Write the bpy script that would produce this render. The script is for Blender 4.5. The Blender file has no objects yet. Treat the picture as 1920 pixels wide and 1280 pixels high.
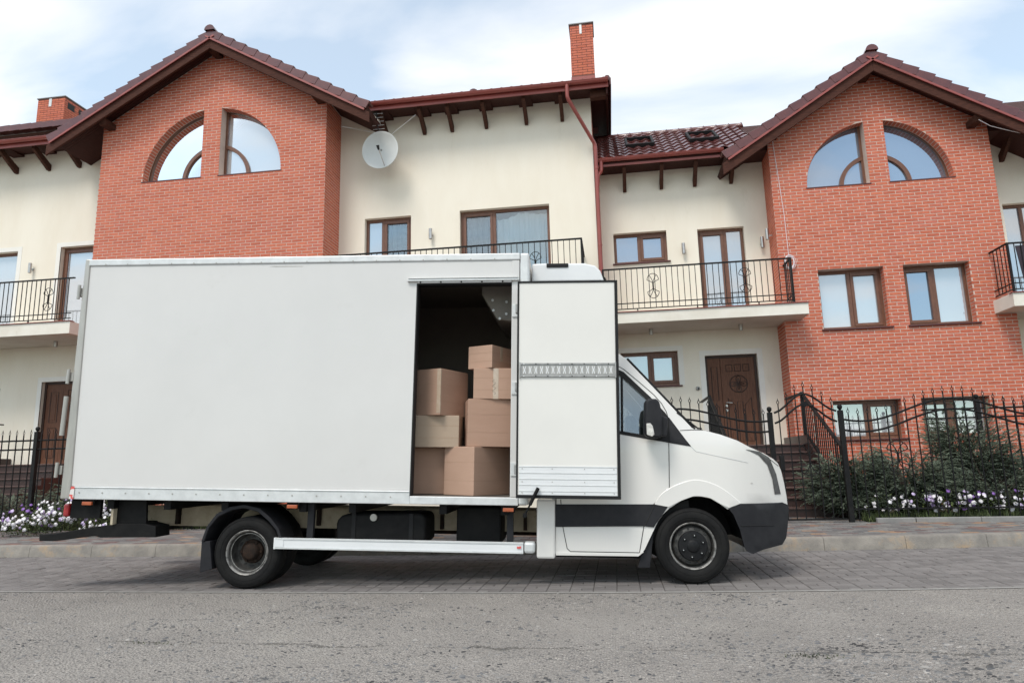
import bpy, bmesh, math, random
from mathutils import Vector, Matrix, geometry
random.seed(7)
PI = math.pi
sc = bpy.context.scene
# ------------------------------------------------------------------ camera
CAM = Vector((0, 0, 1.13))
PITCH, YAW, ROLL = math.radians(10.255), math.radians(8.356), math.radians(-1.3845)
cam = bpy.data.cameras.new('camera'); cam_o = bpy.data.objects.new('camera', cam)
sc.collection.objects.link(cam_o); sc.camera = cam_o
cam.sensor_fit = 'HORIZONTAL'; cam.sensor_width = 36; cam.lens = 36*1280/1920
cam.clip_start = .05; cam.clip_end = 2000
_f = Vector((-math.sin(YAW)*math.cos(PITCH), math.cos(YAW)*math.cos(PITCH), math.sin(PITCH)))
_r0 = Vector((math.cos(YAW), math.sin(YAW), 0)); _u0 = _r0.cross(_f)
_r = math.cos(ROLL)*_r0+math.sin(ROLL)*_u0; _u = -math.sin(ROLL)*_r0+math.cos(ROLL)*_u0
cam_o.matrix_world = Matrix.Translation(CAM) @ Matrix((_r, _u, -_f)).transposed().to_4x4()
# ------------------------------------------------------------------ sky, sun, exposure
SUN_EL, SUN_AZ = math.radians(54), math.radians(202)     # azimuth clockwise from +Y
world = bpy.data.worlds.new('World'); sc.world = world; world.use_nodes = True
nt = world.node_tree; nt.nodes.clear()
N = nt.nodes.new; L = nt.links.new
sky = N('ShaderNodeTexSky'); sky.sky_type = 'NISHITA'; sky.sun_disc = False
sky.sun_elevation = SUN_EL; sky.sun_rotation = SUN_AZ
sky.air_density = 1.0; sky.dust_density = .6; sky.ozone_density = 1.6
tc = N('ShaderNodeTexCoord'); sep = N('ShaderNodeSeparateXYZ'); L(tc.outputs['Generated'], sep.inputs[0])
zz = N('ShaderNodeMath'); zz.operation = 'MAXIMUM'; L(sep.outputs[2], zz.inputs[0]); zz.inputs[1].default_value = 0.0
za = N('ShaderNodeMath'); za.operation = 'ADD'; L(zz.outputs[0], za.inputs[0]); za.inputs[1].default_value = .22
dv = N('ShaderNodeVectorMath'); dv.operation = 'DIVIDE'; L(tc.outputs['Generated'], dv.inputs[0])
cz = N('ShaderNodeCombineXYZ'); [L(za.outputs[0], cz.inputs[i]) for i in range(3)]; L(cz.outputs[0], dv.inputs[1])
mpg = N('ShaderNodeMapping'); L(dv.outputs[0], mpg.inputs[0]); mpg.inputs['Location'].default_value = (8.8, 1.2, 0); mpg.inputs['Rotation'].default_value = (0, 0, math.radians(-28)); mpg.inputs['Scale'].default_value = (.8, 1.7, .0)
nz = N('ShaderNodeTexNoise'); L(mpg.outputs[0], nz.inputs['Vector']); nz.inputs['Scale'].default_value = 1.35; nz.inputs['Detail'].default_value = 8; nz.inputs['Roughness'].default_value = .5; nz.inputs['Distortion'].default_value = .35
rp = N('ShaderNodeValToRGB'); L(nz.outputs['Fac'], rp.inputs[0])
rp.color_ramp.elements[0].position = .40; rp.color_ramp.elements[0].color = (.36,)*3+(1,)
rp.color_ramp.elements[1].position = .62; rp.color_ramp.elements[1].color = (.98,)*3+(1,)
tint = N('ShaderNodeMix'); tint.data_type = 'RGBA'; tint.blend_type = 'MULTIPLY'; tint.inputs[0].default_value = 1; L(sky.outputs[0], tint.inputs[6]); tint.inputs[7].default_value = (1.28, 1.62, 1.50, 1)
mixc = N('ShaderNodeMix'); mixc.data_type = 'RGBA'; L(rp.outputs[0], mixc.inputs[0]); L(tint.outputs[2], mixc.inputs[6]); mixc.inputs[7].default_value = (7.6, 7.5, 7.4, 1)
bg = N('ShaderNodeBackground'); L(mixc.outputs[2], bg.inputs[0]); bg.inputs[1].default_value = .138
wo = N('ShaderNodeOutputWorld'); L(bg.outputs[0], wo.inputs[0])
sun = bpy.data.lights.new('sun', 'SUN'); sun.energy = 2.0; sun.angle = math.radians(20); sun.color = (1, .94, .86)
sun_o = bpy.data.objects.new('sun', sun); sc.collection.objects.link(sun_o)
_sd = Vector((math.sin(SUN_AZ)*math.cos(SUN_EL), math.cos(SUN_AZ)*math.cos(SUN_EL), math.sin(SUN_EL)))
sun_o.rotation_euler = _sd.to_track_quat('Z', 'Y').to_euler(); sun_o.location = (-10, -20, 30)
sc.view_settings.view_transform = 'Standard'; sc.view_settings.look = 'None'
sc.view_settings.exposure = 0.27; sc.view_settings.gamma = 1.0; sc.view_settings.use_curve_mapping = False
# ------------------------------------------------------------------ materials
def mat(name, c1, c2=None, rough=.7, scale=4, detail=4, bump=0, bscale=60, metal=0, coat=0, spec=.5, lo=.35, hi=.65, rnd=None, stretch=None, spots=None, wave=None, emit=None):
    """principled material: c1..c2 mixed by noise; rnd = colour ramp picked per piece; spots = (colour, scale, threshold)"""
    m = bpy.data.materials.new(name); m.use_nodes = True
    t = m.node_tree; n = t.nodes; l = t.links; b = n['Principled BSDF']
    b.inputs['Roughness'].default_value = rough; b.inputs['Metallic'].default_value = metal
    b.inputs['Coat Weight'].default_value = coat; b.inputs['Coat Roughness'].default_value = .08
    b.inputs['Specular IOR Level'].default_value = spec
    co = n.new('ShaderNodeTexCoord'); vec = co.outputs['Object']
    if stretch:
        mp = n.new('ShaderNodeMapping'); l.new(vec, mp.inputs[0]); mp.inputs['Scale'].default_value = stretch; vec = mp.outputs[0]
    col = None
    if rnd:
        g = n.new('ShaderNodeNewGeometry'); oi = n.new('ShaderNodeObjectInfo')
        ad = n.new('ShaderNodeMath'); ad.operation = 'ADD'; l.new(g.outputs['Random Per Island'], ad.inputs[0]); l.new(oi.outputs['Random'], ad.inputs[1])
        fr = n.new('ShaderNodeMath'); fr.operation = 'FRACT'; l.new(ad.outputs[0], fr.inputs[0])
        cr = n.new('ShaderNodeValToRGB'); cr.color_ramp.interpolation = 'CONSTANT' if len(rnd) > 3 else 'LINEAR'
        e = cr.color_ramp.elements
        while len(e) < len(rnd): e.new(.5)
        for i, (p, c) in enumerate(rnd): e[i].position = p; e[i].color = tuple(c)+(1,)
        l.new(fr.outputs[0], cr.inputs[0]); col = cr.outputs[0]
        if c2 is None: c2 = tuple(min(1, x*1.0) for x in c1)
    if c2 is not None:
        nz = n.new('ShaderNodeTexNoise'); l.new(vec, nz.inputs['Vector']); nz.inputs['Scale'].default_value = scale; nz.inputs['Detail'].default_value = detail; nz.inputs['Roughness'].default_value = .62
        mr = n.new('ShaderNodeMapRange'); l.new(nz.outputs['Fac'], mr.inputs[0]); mr.inputs[1].default_value = lo; mr.inputs[2].default_value = hi
        mx = n.new('ShaderNodeMix'); mx.data_type = 'RGBA'; l.new(mr.outputs[0], mx.inputs[0])
        if col is not None:
            mx.blend_type = 'MULTIPLY'; l.new(col, mx.inputs[6]); mx.inputs[7].default_value = tuple(c2)+(1,)
        else:
            mx.inputs[6].default_value = tuple(c1)+(1,); mx.inputs[7].default_value = tuple(c2)+(1,)
        col = mx.outputs[2]
    if spots:
        for sp in (spots if isinstance(spots, list) else [spots]):
            nz2 = n.new('ShaderNodeTexNoise'); l.new(vec, nz2.inputs['Vector']); nz2.inputs['Scale'].default_value = sp[1]; nz2.inputs['Detail'].default_value = 6; nz2.inputs['Roughness'].default_value = .7
            m2 = n.new('ShaderNodeMapRange'); l.new(nz2.outputs['Fac'], m2.inputs[0]); m2.inputs[1].default_value = sp[2]; m2.inputs[2].default_value = sp[2]+.12; m2.inputs[4].default_value = sp[3] if len(sp) > 3 else 1
            x2 = n.new('ShaderNodeMix'); x2.data_type = 'RGBA'; l.new(m2.outputs[0], x2.inputs[0]); x2.inputs[7].default_value = tuple(sp[0])+(1,)
            if col is None: x2.inputs[6].default_value = tuple(c1)+(1,)
            else: l.new(col, x2.inputs[6])
            col = x2.outputs[2]
    if col is None: b.inputs['Base Color'].default_value = tuple(c1)+(1,)
    else: l.new(col, b.inputs['Base Color'])
    if bump:
        nb = n.new('ShaderNodeTexNoise'); l.new(vec, nb.inputs['Vector']); nb.inputs['Scale'].default_value = bscale; nb.inputs['Detail'].default_value = 5; nb.inputs['Roughness'].default_value = .65
        bu = n.new('ShaderNodeBump'); l.new(nb.outputs['Fac'], bu.inputs['Height']); bu.inputs['Strength'].default_value = bump; bu.inputs['Distance'].default_value = .01
        l.new(bu.outputs[0], b.inputs['Normal'])
    if emit:
        b.inputs['Emission Color'].default_value = tuple(emit)+(1,)
    return m
def glass(name, tint, refl, back, see):
    """window glass: partly mirrors, partly lets through (see), rest is a faint film colour"""
    m = bpy.data.materials.new(name); m.use_nodes = True; t = m.node_tree; n = t.nodes; l = t.links
    n.remove(n['Principled BSDF']); out = n['Material Output']
    g = n.new('ShaderNodeBsdfGlossy'); g.inputs['Color'].default_value = tuple(tint)+(1,); g.inputs['Roughness'].default_value = .02
    d = n.new('ShaderNodeBsdfDiffuse'); d.inputs['Color'].default_value = tuple(back)+(1,)
    tr = n.new('ShaderNodeBsdfTransparent'); tr.inputs[0].default_value = (.90, .94, .94, 1)
    m1 = n.new('ShaderNodeMixShader'); m1.inputs[0].default_value = see; l.new(d.outputs[0], m1.inputs[1]); l.new(tr.outputs[0], m1.inputs[2])
    lw = n.new('ShaderNodeLayerWeight'); lw.inputs[0].default_value = .35
    mr = n.new('ShaderNodeMapRange'); l.new(lw.outputs['Fresnel'], mr.inputs[0]); mr.inputs[3].default_value = refl; mr.inputs[4].default_value = 1
    m2 = n.new('ShaderNodeMixShader'); l.new(mr.outputs[0], m2.inputs[0]); l.new(m1.outputs[0], m2.inputs[1]); l.new(g.outputs[0], m2.inputs[2])
    nb = n.new('ShaderNodeTexNoise'); co = n.new('ShaderNodeTexCoord'); l.new(co.outputs['Object'], nb.inputs['Vector']); nb.inputs['Scale'].default_value = 1.3
    bu = n.new('ShaderNodeBump'); bu.inputs['Strength'].default_value = .04; bu.inputs['Distance'].default_value = .05; l.new(nb.outputs['Fac'], bu.inputs['Height']); l.new(bu.outputs[0], g.inputs['Normal'])
    l.new(m2.outputs[0], out.inputs[0]); return m
BR = [(0, (.50, .112, .058)), (.5, (.60, .155, .080)), (1, (.55, .145, .092))]
M = {}
M['brick'] = mat('brick', (1, 1, 1), (.80, .80, .80), .75, 14, 5, .35, 90, rnd=BR)
M['mortar'] = mat('mortar', (.64, .51, .44), (.57, .45, .385), .9, 6, 4, .1, 120)
M['chimney_mortar'] = mat('chimney_mortar', (.16, .06, .045), (.22, .09, .07), .9, 6)
M['cream'] = mat('cream_plaster', (.81, .748, .645), (.765, .695, .585), .9, .8, 6, .25, 160, stretch=(2.0, 2.0, .55), spots=[((.62, .55, .44), 1.1, .62, .4), ((.60, .52, .42), 3.6, .67, .35)])
M['trim_white'] = mat('white_plaster_trim', (.80, .775, .73), (.76, .73, .68), .9, 2, 4, .1, 150)
M['slab'] = mat('slab_cream', (.78, .74, .67), (.69, .64, .56), .9, 1.5, 6, .2, 120, spots=((.45, .37, .27), 3, .66, .5))
M['salmon'] = mat('salmon_plaster', (.48, .17, .11), (.42, .14, .09), .9, 3, 4, .15, 120)
M['tile'] = mat('roof_tile_glazed', (.125, .034, .030), (.088, .022, .021), .28, 5, 4, .08, 40, coat=.35, spots=((.16, .07, .055), 9, .62, .5))
M['metal_red'] = mat('red_painted_metal', (.29, .062, .050), (.24, .050, .041), .40, 3, 3, coat=.2)
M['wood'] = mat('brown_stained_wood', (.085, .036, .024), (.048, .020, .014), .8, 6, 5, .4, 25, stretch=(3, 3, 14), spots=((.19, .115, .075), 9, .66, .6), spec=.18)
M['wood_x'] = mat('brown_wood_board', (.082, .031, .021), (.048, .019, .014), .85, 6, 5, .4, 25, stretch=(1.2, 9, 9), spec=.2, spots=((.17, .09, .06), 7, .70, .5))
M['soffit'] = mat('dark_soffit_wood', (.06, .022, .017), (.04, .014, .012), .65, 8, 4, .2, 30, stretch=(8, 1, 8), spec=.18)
M['frame'] = mat('brown_window_frame', (.165, .068, .036), (.115, .044, .024), .5, 8, 5, .12, 40, stretch=(6, 6, 1.2), coat=.15)
M['sill'] = mat('dark_sill', (.09, .022, .020), (.07, .018, .016), .4, 4)
M['door'] = mat('carved_brown_door', (.150, .068, .040), (.100, .042, .026), .55, 6, 6, .15, 60, stretch=(9, 9, .9), spec=.25)
M['door_dark'] = mat('door_groove', (.035, .016, .011), None, .6)
M['pane_sky'] = glass('pane_mirror', (.83, .86, .89), .38, (.25, .27, .295), 0)
M['pane_blue'] = glass('pane_mirror_blue', (.66, .73, .83), .40, (.125, .15, .19), 0)
M['pane_film'] = glass('pane_pale_film', (.86, .885, .91), .30, (.43, .45, .475), 0)
M['pane_clear'] = glass('pane_clear', (.9, .95, 1), .10, (.2, .22, .25), .96)
M['curtain'] = mat('white_curtain', (.86, .87, .88), (.80, .81, .83), .9, 3)
M['curtain_grey'] = mat('grey_net_curtain', (.34, .34, .36), (.26, .26, .28), .9, 3, stretch=(1, 1, 6))
M['room'] = mat('dim_room', (.45, .44, .42), None, .9)
M['iron'] = mat('black_iron', (.0075, .0075, .0085), (.013, .0125, .0125), .5, 12, 4, .15, 80, spec=.18)
M['steel'] = mat('brushed_steel', (.50, .48, .46), (.42, .40, .38), .32, 20, 3, metal=.9)
M['dish'] = mat('dish_grey', (.60, .61, .60), (.56, .57, .56), .5, 3)
M['fabric_dark'] = mat('dark_violet_fabric', (.045, .034, .045), (.03, .024, .032), .9, 5)
M['granite'] = mat('brown_granite', (.034, .016, .0145), (.050, .026, .023), .4, 55, 6, .05, 90, lo=.3, hi=.7)
M['granite_edge'] = mat('granite_nosing', (.10, .056, .048), (.07, .038, .033), .45, 40)
M['concrete'] = mat('old_road_concrete', (.335, .308, .284), (.255, .234, .217), .92, 1.1, 8, 1.0, 38, spots=[((.40, .37, .335), .55, .54, .75), ((.13, .125, .122), 30, .60, .75), ((.42, .395, .37), 37, .60, .7)])
M['concrete_lip'] = mat('lane_edge_concrete', (.30, .29, .275), (.22, .21, .20), .9, 9, 6, .5, 60)
M['stone'] = mat('dark_pebble', (.11, .11, .115), None, .6, rnd=[(0, (.105, .108, .118)), (.35, (.19, .188, .19)), (1, (.37, .345, .32))])
M['grey_paver'] = mat('grey_paver', (1, 1, 1), (.78, .78, .78), .85, 5, 6, .4, 60, rnd=[(0, (.150, .138, .134)), (.5, (.182, .168, .163)), (1, (.21, .194, .188))])
M['joint'] = mat('sandy_joint', (.085, .076, .068), (.06, .054, .05), .95, 9)
M['mixed_paver'] = mat('mixed_paver', (1, 1, 1), (.8, .8, .8), .85, 6, 6, .3, 60, rnd=[(0, (.155, .145, .14)), (.30, (.20, .19, .18)), (.56, (.14, .09, .085)), (.72, (.12, .115, .115)), (.90, (.30, .185, .115)), (.955, (.20, .115, .09))])
M['kerb'] = mat('kerb_stone', (.285, .26, .23), (.185, .17, .155), .92, 4, 8, .8, 60, spots=[((.36, .26, .165), 2.2, .54, .75), ((.12, .11, .10), 12, .62, .75)])
M['edging'] = mat('grey_edging', (.27, .265, .26), (.20, .195, .19), .92, 4, 6, .4, 70)
M['soil'] = mat('garden_soil', (.035, .028, .02), (.055, .045, .03), .95, 7, 6, .6, 40)
M['ground'] = mat('bare_ground', (.22, .20, .17), (.17, .16, .13), .95, 1, 6)
M['juniper'] = mat('juniper_green', (1, 1, 1), (.7, .72, .72), .75, 1.6, 4, rnd=[(0, (.105, .132, .092)), (.5, (.20, .235, .165)), (1, (.14, .17, .13))])
M['twig'] = mat('twig', (.075, .055, .04), (.05, .038, .03), .9, 20)
M['leaf'] = mat('petunia_leaf', (.06, .10, .03), None, .6, rnd=[(0, (.06, .10, .024)), (.5, (.12, .155, .04)), (1, (.05, .08, .025))])
M['grass'] = mat('shrub_grass', (.05, .09, .03), None, .7, rnd=[(0, (.045, .075, .022)), (.5, (.09, .12, .035)), (1, (.12, .14, .05))])
M['petal_white'] = mat('white_petal', (.80, .78, .80), (.72, .68, .74), .6, 30)
M['petal_lilac'] = mat('lilac_petal', (.62, .52, .72), (.48, .36, .62), .6, 30)
M['petal_purple'] = mat('purple_petal', (.26, .13, .42), (.19, .08, .34), .6, 30)
M['flower_eye'] = mat('flower_throat', (.45, .45, .12), None, .7)
# truck and cargo
M['panel'] = mat('white_box_panel', (.615, .602, .590), (.585, .574, .562), .36, .9, 5, .03, 2.2, coat=.2, spots=[((.54, .525, .505), 2.4, .62, .4), ((.49, .47, .45), 7, .70, .35)])
M['panel_cream'] = mat('inner_door_panel', (.71, .692, .655), (.68, .662, .628), .42, 1.5, 5, .01, 10, coat=.12, spots=[((.60, .58, .53), 5, .70, .4), ((.42, .38, .32), 17, .76, .5)])
M['alu'] = mat('worn_aluminium', (.66, .67, .67), (.56, .57, .57), .45, 9, 5, .05, 60, metal=.25, spots=((.36, .35, .33), 11, .68, .5))
M['alu_post'] = mat('dull_steel_post', (.44, .42, .39), (.36, .345, .32), .42, 3, 5, metal=.55, stretch=(4, 4, .8))
M['paint'] = mat('white_van_paint', (.71, .692, .665), (.69, .672, .645), .24, 1, 4, coat=.8, spots=((.62, .60, .56), 3.2, .70, .25))
M['plastic'] = mat('dark_grey_plastic', (.017, .017, .020), (.024, .024, .027), .55, 7, 4, .08, 200, spec=.18)
M['black'] = mat('black_part', (.006, .006, .0065), (.011, .0105, .0105), .65, 9, 4, spec=.18)
M['rubber'] = mat('tyre_rubber', (.0085, .0085, .009), (.015, .0145, .014), .8, 9, 5, .15, 120, spec=.18)
M['rim'] = mat('worn_grey_rim', (.085, .083, .08), (.035, .034, .032), .5, 14, 6, .1, 60, metal=.3, spots=((.11, .07, .05), 18, .6, .6), spec=.18)
M['rim_edge'] = mat('scratched_rim_lip', (.34, .33, .315), (.12, .115, .11), .45, 16, 6, .1, 60, metal=.4, lo=.45, hi=.6)
M['rust'] = mat('rusty_hub', (.034, .020, .014), (.016, .012, .010), .85, 22, 6, .3, 60, spec=.18)
M['hubcap'] = mat('dark_hub_cap', (.009, .0095, .011), (.014, .014, .015), .5, 12, spec=.18)
M['seal'] = mat('rubber_seal', (.016, .016, .017), None, .6, spec=.18)
M['seam'] = mat('shut_line', (.02, .02, .02), None, .8)
M['chassis'] = mat('dirty_beige_chassis', (.50, .43, .32), (.38, .31, .22), .85, 6, 6, .2, 60, spots=((.09, .07, .05), 7, .62, .8))
M['orange'] = mat('orange_reflector', (.42, .10, .035), (.33, .07, .02), .35, 20, coat=.4)
M['red'] = mat('red_lens', (.38, .018, .022), (.25, .01, .015), .25, 20, coat=.5)
M['redwhite'] = mat('red_white_tape', (.62, .10, .09), (.68, .64, .62), .5, 22, 1, lo=.49, hi=.51)
M['lens'] = mat('clear_lamp_lens', (.66, .64, .60), (.42, .40, .38), .15, 25, coat=.6)
M['headlamp'] = mat('dark_headlamp', (.035, .036, .038), (.075, .075, .08), .2, 9, 3, coat=.6)
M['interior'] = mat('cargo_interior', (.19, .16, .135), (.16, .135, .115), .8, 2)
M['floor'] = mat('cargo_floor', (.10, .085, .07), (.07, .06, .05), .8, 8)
M['grey_unit'] = mat('grey_evaporator', (.20, .18, .155), (.16, .145, .125), .6, 4)
M['track'] = mat('galvanised_track', (.40, .395, .385), (.30, .295, .29), .45, 20, metal=.5)
M['unit_white'] = mat('cooling_unit_white', (.70, .71, .72), (.66, .67, .68), .5, 3, 4, .05, 60)
M['windscreen'] = glass('windscreen', (.75, .8, .85), .15, (.03, .03, .03), .75)
M['sideglass'] = glass('cab_side_glass', (.75, .82, .86), .14, (.03, .035, .035), .86)
M['seat'] = mat('grey_seat', (.07, .07, .075), (.05, .05, .055), .9, 9)
CB = dict(rough=.85, scale=2.5, detail=4, bump=.08, bscale=30)
M['card1'] = mat('cardboard_tan', (.415, .262, .19), (.39, .243, .175), stretch=(1, 1, 5), **CB)
M['card2'] = mat('cardboard_pale', (.455, .295, .217), (.43, .275, .20), stretch=(1, 1, 5), **CB)
M['card3'] = mat('cardboard_grey', (.41, .315, .235), (.385, .295, .22), stretch=(1, 1, 5), **CB)
M['crease'] = mat('cardboard_crease', (.38, .25, .17), None, .9)
M['tape'] = mat('clear_tape', (.52, .42, .33), (.44, .33, .24), .22, 12, 4, .1, 30, coat=.6)
# ------------------------------------------------------------------ mesh helpers
COL = sc.collection
BASE = {}
class MB:
    def __init__(s): s.v = []; s.f = []
    def add(s, vs, fs):
        o = len(s.v); s.v += [tuple(p) for p in vs]; s.f += [tuple(i+o for i in f) for f in fs]; return s
    def box(s, x0, x1, y0, y1, z0, z1):
        return s.add([(x0, y0, z0), (x1, y0, z0), (x1, y1, z0), (x0, y1, z0), (x0, y0, z1), (x1, y0, z1), (x1, y1, z1), (x0, y1, z1)],
                     [(0, 3, 2, 1), (4, 5, 6, 7), (0, 1, 5, 4), (1, 2, 6, 5), (2, 3, 7, 6), (3, 0, 4, 7)])
    def bar(s, p, q, w, h, up=(0, 0, 1)):
        p = Vector(p); q = Vector(q); d = (q-p).normalized(); up = Vector(up)
        sx = d.cross(up)
        if sx.length < 1e-4: sx = Vector((1, 0, 0))
        sx.normalize(); uy = sx.cross(d); a = sx*w/2; b = uy*h/2
        vs = [p-a-b, p+a-b, p+a+b, p-a+b, q-a-b, q+a-b, q+a+b, q-a+b]
        return s.add(vs, [(0, 1, 2, 3), (7, 6, 5, 4), (0, 4, 5, 1), (1, 5, 6, 2), (2, 6, 7, 3), (3, 7, 4, 0)])
    def tube(s, pts, r, n=6, closed=False, caps=True):
        pts = [Vector(p) for p in pts]; k = len(pts); rs = r if isinstance(r, (list, tuple)) else [r]*k
        o = len(s.v); prev = None
        for i, p in enumerate(pts):
            a = pts[(i-1) % k] if (i > 0 or closed) else p; b = pts[(i+1) % k] if (i < k-1 or closed) else p
            d = (b-a).normalized()
            if prev is None:
                ref = Vector((0, 0, 1)) if abs(d.z) < .9 else Vector((1, 0, 0)); x = d.cross(ref).normalized()
            else:
                x = (prev-d*prev.dot(d)).normalized()
            prev = x; y = d.cross(x)
            for j in range(n):
                t = 2*PI*j/n; s.v.append(tuple(p+(x*math.cos(t)+y*math.sin(t))*rs[i]))
        m = k if closed else k-1
        for i in range(m):
            for j in range(n):
                a = o+i*n+j; b = o+i*n+(j+1) % n; c = o+((i+1) % k)*n+(j+1) % n; d = o+((i+1) % k)*n+j; s.f.append((a, b, c, d))
        if caps and not closed:
            s.f.append(tuple(o+j for j in reversed(range(n)))); s.f.append(tuple(o+(k-1)*n+j for j in range(n)))
        return s
    def lathe(s, prof, c, axis='Y', n=32, cap=True):
        """prof = [(radius, offset along axis)]"""
        o = len(s.v); c = Vector(c)
        for r, h in prof:
            for j in range(n):
                t = 2*PI*j/n; a, b = r*math.cos(t), r*math.sin(t)
                s.v.append(tuple(c+(Vector((a, h, b)) if axis == 'Y' else Vector((a, b, h)) if axis == 'Z' else Vector((h, a, b)))))
        for i in range(len(prof)-1):
            for j in range(n):
                s.f.append((o+i*n+j, o+i*n+(j+1) % n, o+(i+1)*n+(j+1) % n, o+(i+1)*n+j))
        if cap:
            s.f.append(tuple(o+j for j in range(n))); s.f.append(tuple(o+(len(prof)-1)*n+j for j in reversed(range(n))))
        return s
    def prism(s, poly, y0, y1, plane='xz'):
        k = len(poly)
        def P(a, b, y): return (a, y, b) if plane == 'xz' else ((a, b, y) if plane == 'xy' else (y, a, b))
        return s.add([P(a, b, y0) for a, b in poly]+[P(a, b, y1) for a, b in poly],
                     [tuple(range(k)), tuple(reversed(range(k, 2*k)))]+[(i, k+i, k+(i+1) % k, (i+1) % k) for i in range(k)])
    def build(s, name, m, parent=None, smooth=None, xf=None, bevel=0, loc=None):
        vs = [xf(*p) for p in s.v] if xf else s.v
        me = bpy.data.meshes.new(name); me.from_pydata(vs, [], s.f); me.validate()
        b = bmesh.new(); b.from_mesh(me); bmesh.ops.recalc_face_normals(b, faces=b.faces); b.to_mesh(me); b.free()
        if smooth:
            me.polygons.foreach_set('use_smooth', [True]*len(me.polygons)); me.set_sharp_from_angle(angle=math.radians(smooth))
        me.materials.append(M[m] if isinstance(m, str) else m)
        return link(name, me, parent, bevel, loc)
def link(name, me, parent=None, bevel=0, loc=None):
    o = bpy.data.objects.new(name, me); COL.objects.link(o)
    if loc is not None: o.location = loc
    if parent is not None:
        o.parent = parent
        if parent.name in BASE: o.matrix_parent_inverse = Matrix.Translation(-BASE[parent.name])
    if bevel:
        md = o.modifiers.new('bevel', 'BEVEL'); md.width = bevel; md.segments = 2; md.limit_method = 'ANGLE'; md.angle_limit = math.radians(40); md.harden_normals = False
    return o
def tag(o, label, cat, group=None):
    o['label'] = label; o['category'] = cat
    if group: o['group'] = group
    return o
def thing(name, label, cat, loc, group=None):
    """Empty at a thing's base; its children are modelled in world coordinates"""
    o = bpy.data.objects.new(name, None); COL.objects.link(o); o.location = loc; BASE[o.name] = Vector(loc); o.empty_display_size = .2
    return tag(o, label, cat, group)
def struct(o, kind='structure'): o['kind'] = kind; return o
def inside(p, poly):
    x, y = p; r = False; j = len(poly)-1
    for i in range(len(poly)):
        xi, yi = poly[i]; xj, yj = poly[j]
        if (yi > y) != (yj > y) and x < (xj-xi)*(y-yi)/(yj-yi)+xi: r = not r
        j = i
    return r
def sheet(outer, holes=(), step=0):
    """triangulate a polygon with holes, with inner points every `step`"""
    vs = []; es = []
    for lp in [outer]+list(holes):
        o = len(vs); k = len(lp)
        vs += [Vector(p) for p in lp]; es += [(o+i, o+(i+1) % k) for i in range(k)]
    if step:
        x0 = min(p[0] for p in outer); x1 = max(p[0] for p in outer); y0 = min(p[1] for p in outer); y1 = max(p[1] for p in outer)
        x = x0+step*.5
        while x < x1:
            y = y0+step*.5
            while y < y1:
                if inside((x, y), outer) and not any(inside((x, y), h) for h in holes): vs.append(Vector((x, y)))
                y += step
            x += step
    r = geometry.delaunay_2d_cdt(vs, es, [], 0, 1e-5)
    P = [tuple(p) for p in r[0]]; F = []
    for f in r[2]:
        c = (sum(P[i][0] for i in f)/len(f), sum(P[i][1] for i in f)/len(f))
        if inside(c, outer) and not any(inside(c, h) for h in holes): F.append(tuple(f))
    return P, F
def rect(x0, x1, z0, z1): return [(x0, z0), (x1, z0), (x1, z1), (x0, z1)]
def wall(name, m, parent, y, outer, holes, depth=.16):
    mb = MB(); P, F = sheet(outer, holes); mb.add([(x, y, z) for x, z in P], F)
    for h in holes:
        k = len(h); mb.add([(x, y, z) for x, z in h]+[(x, y+depth, z) for x, z in h], [(i, (i+1) % k, k+(i+1) % k, k+i) for i in range(k)])
    return mb.build(name, m, parent)
# ================================================================== GROUND
def bend(x): return .0115*max(0, x+2)**2 if x < 8 else .0115*100+.23*(x-8)
KERB_Y, LANE_Y = 9.02, 6.38
struct(MB().add([(-300, -300, -.12), (300, -300, -.12), (300, 400, -.12), (-300, 400, -.12)], [(0, 1, 2, 3)]).build('ground', 'ground'))
XS = [-24+i*.5 for i in range(81)]
def strip(name, m, ya, yb, z, parent=None, ny=1):
    mb = MB(); k = len(XS); vs = []
    for j in range(ny+1):
        for x in XS:
            t = j/ny; vs.append((x, ya(x)*(1-t)+yb(x)*t, z))
    return mb.add(vs, [(j*k+i, j*k+i+1, (j+1)*k+i+1, (j+1)*k+i) for j in range(ny) for i in range(k-1)]).build(name, m, parent)
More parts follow.
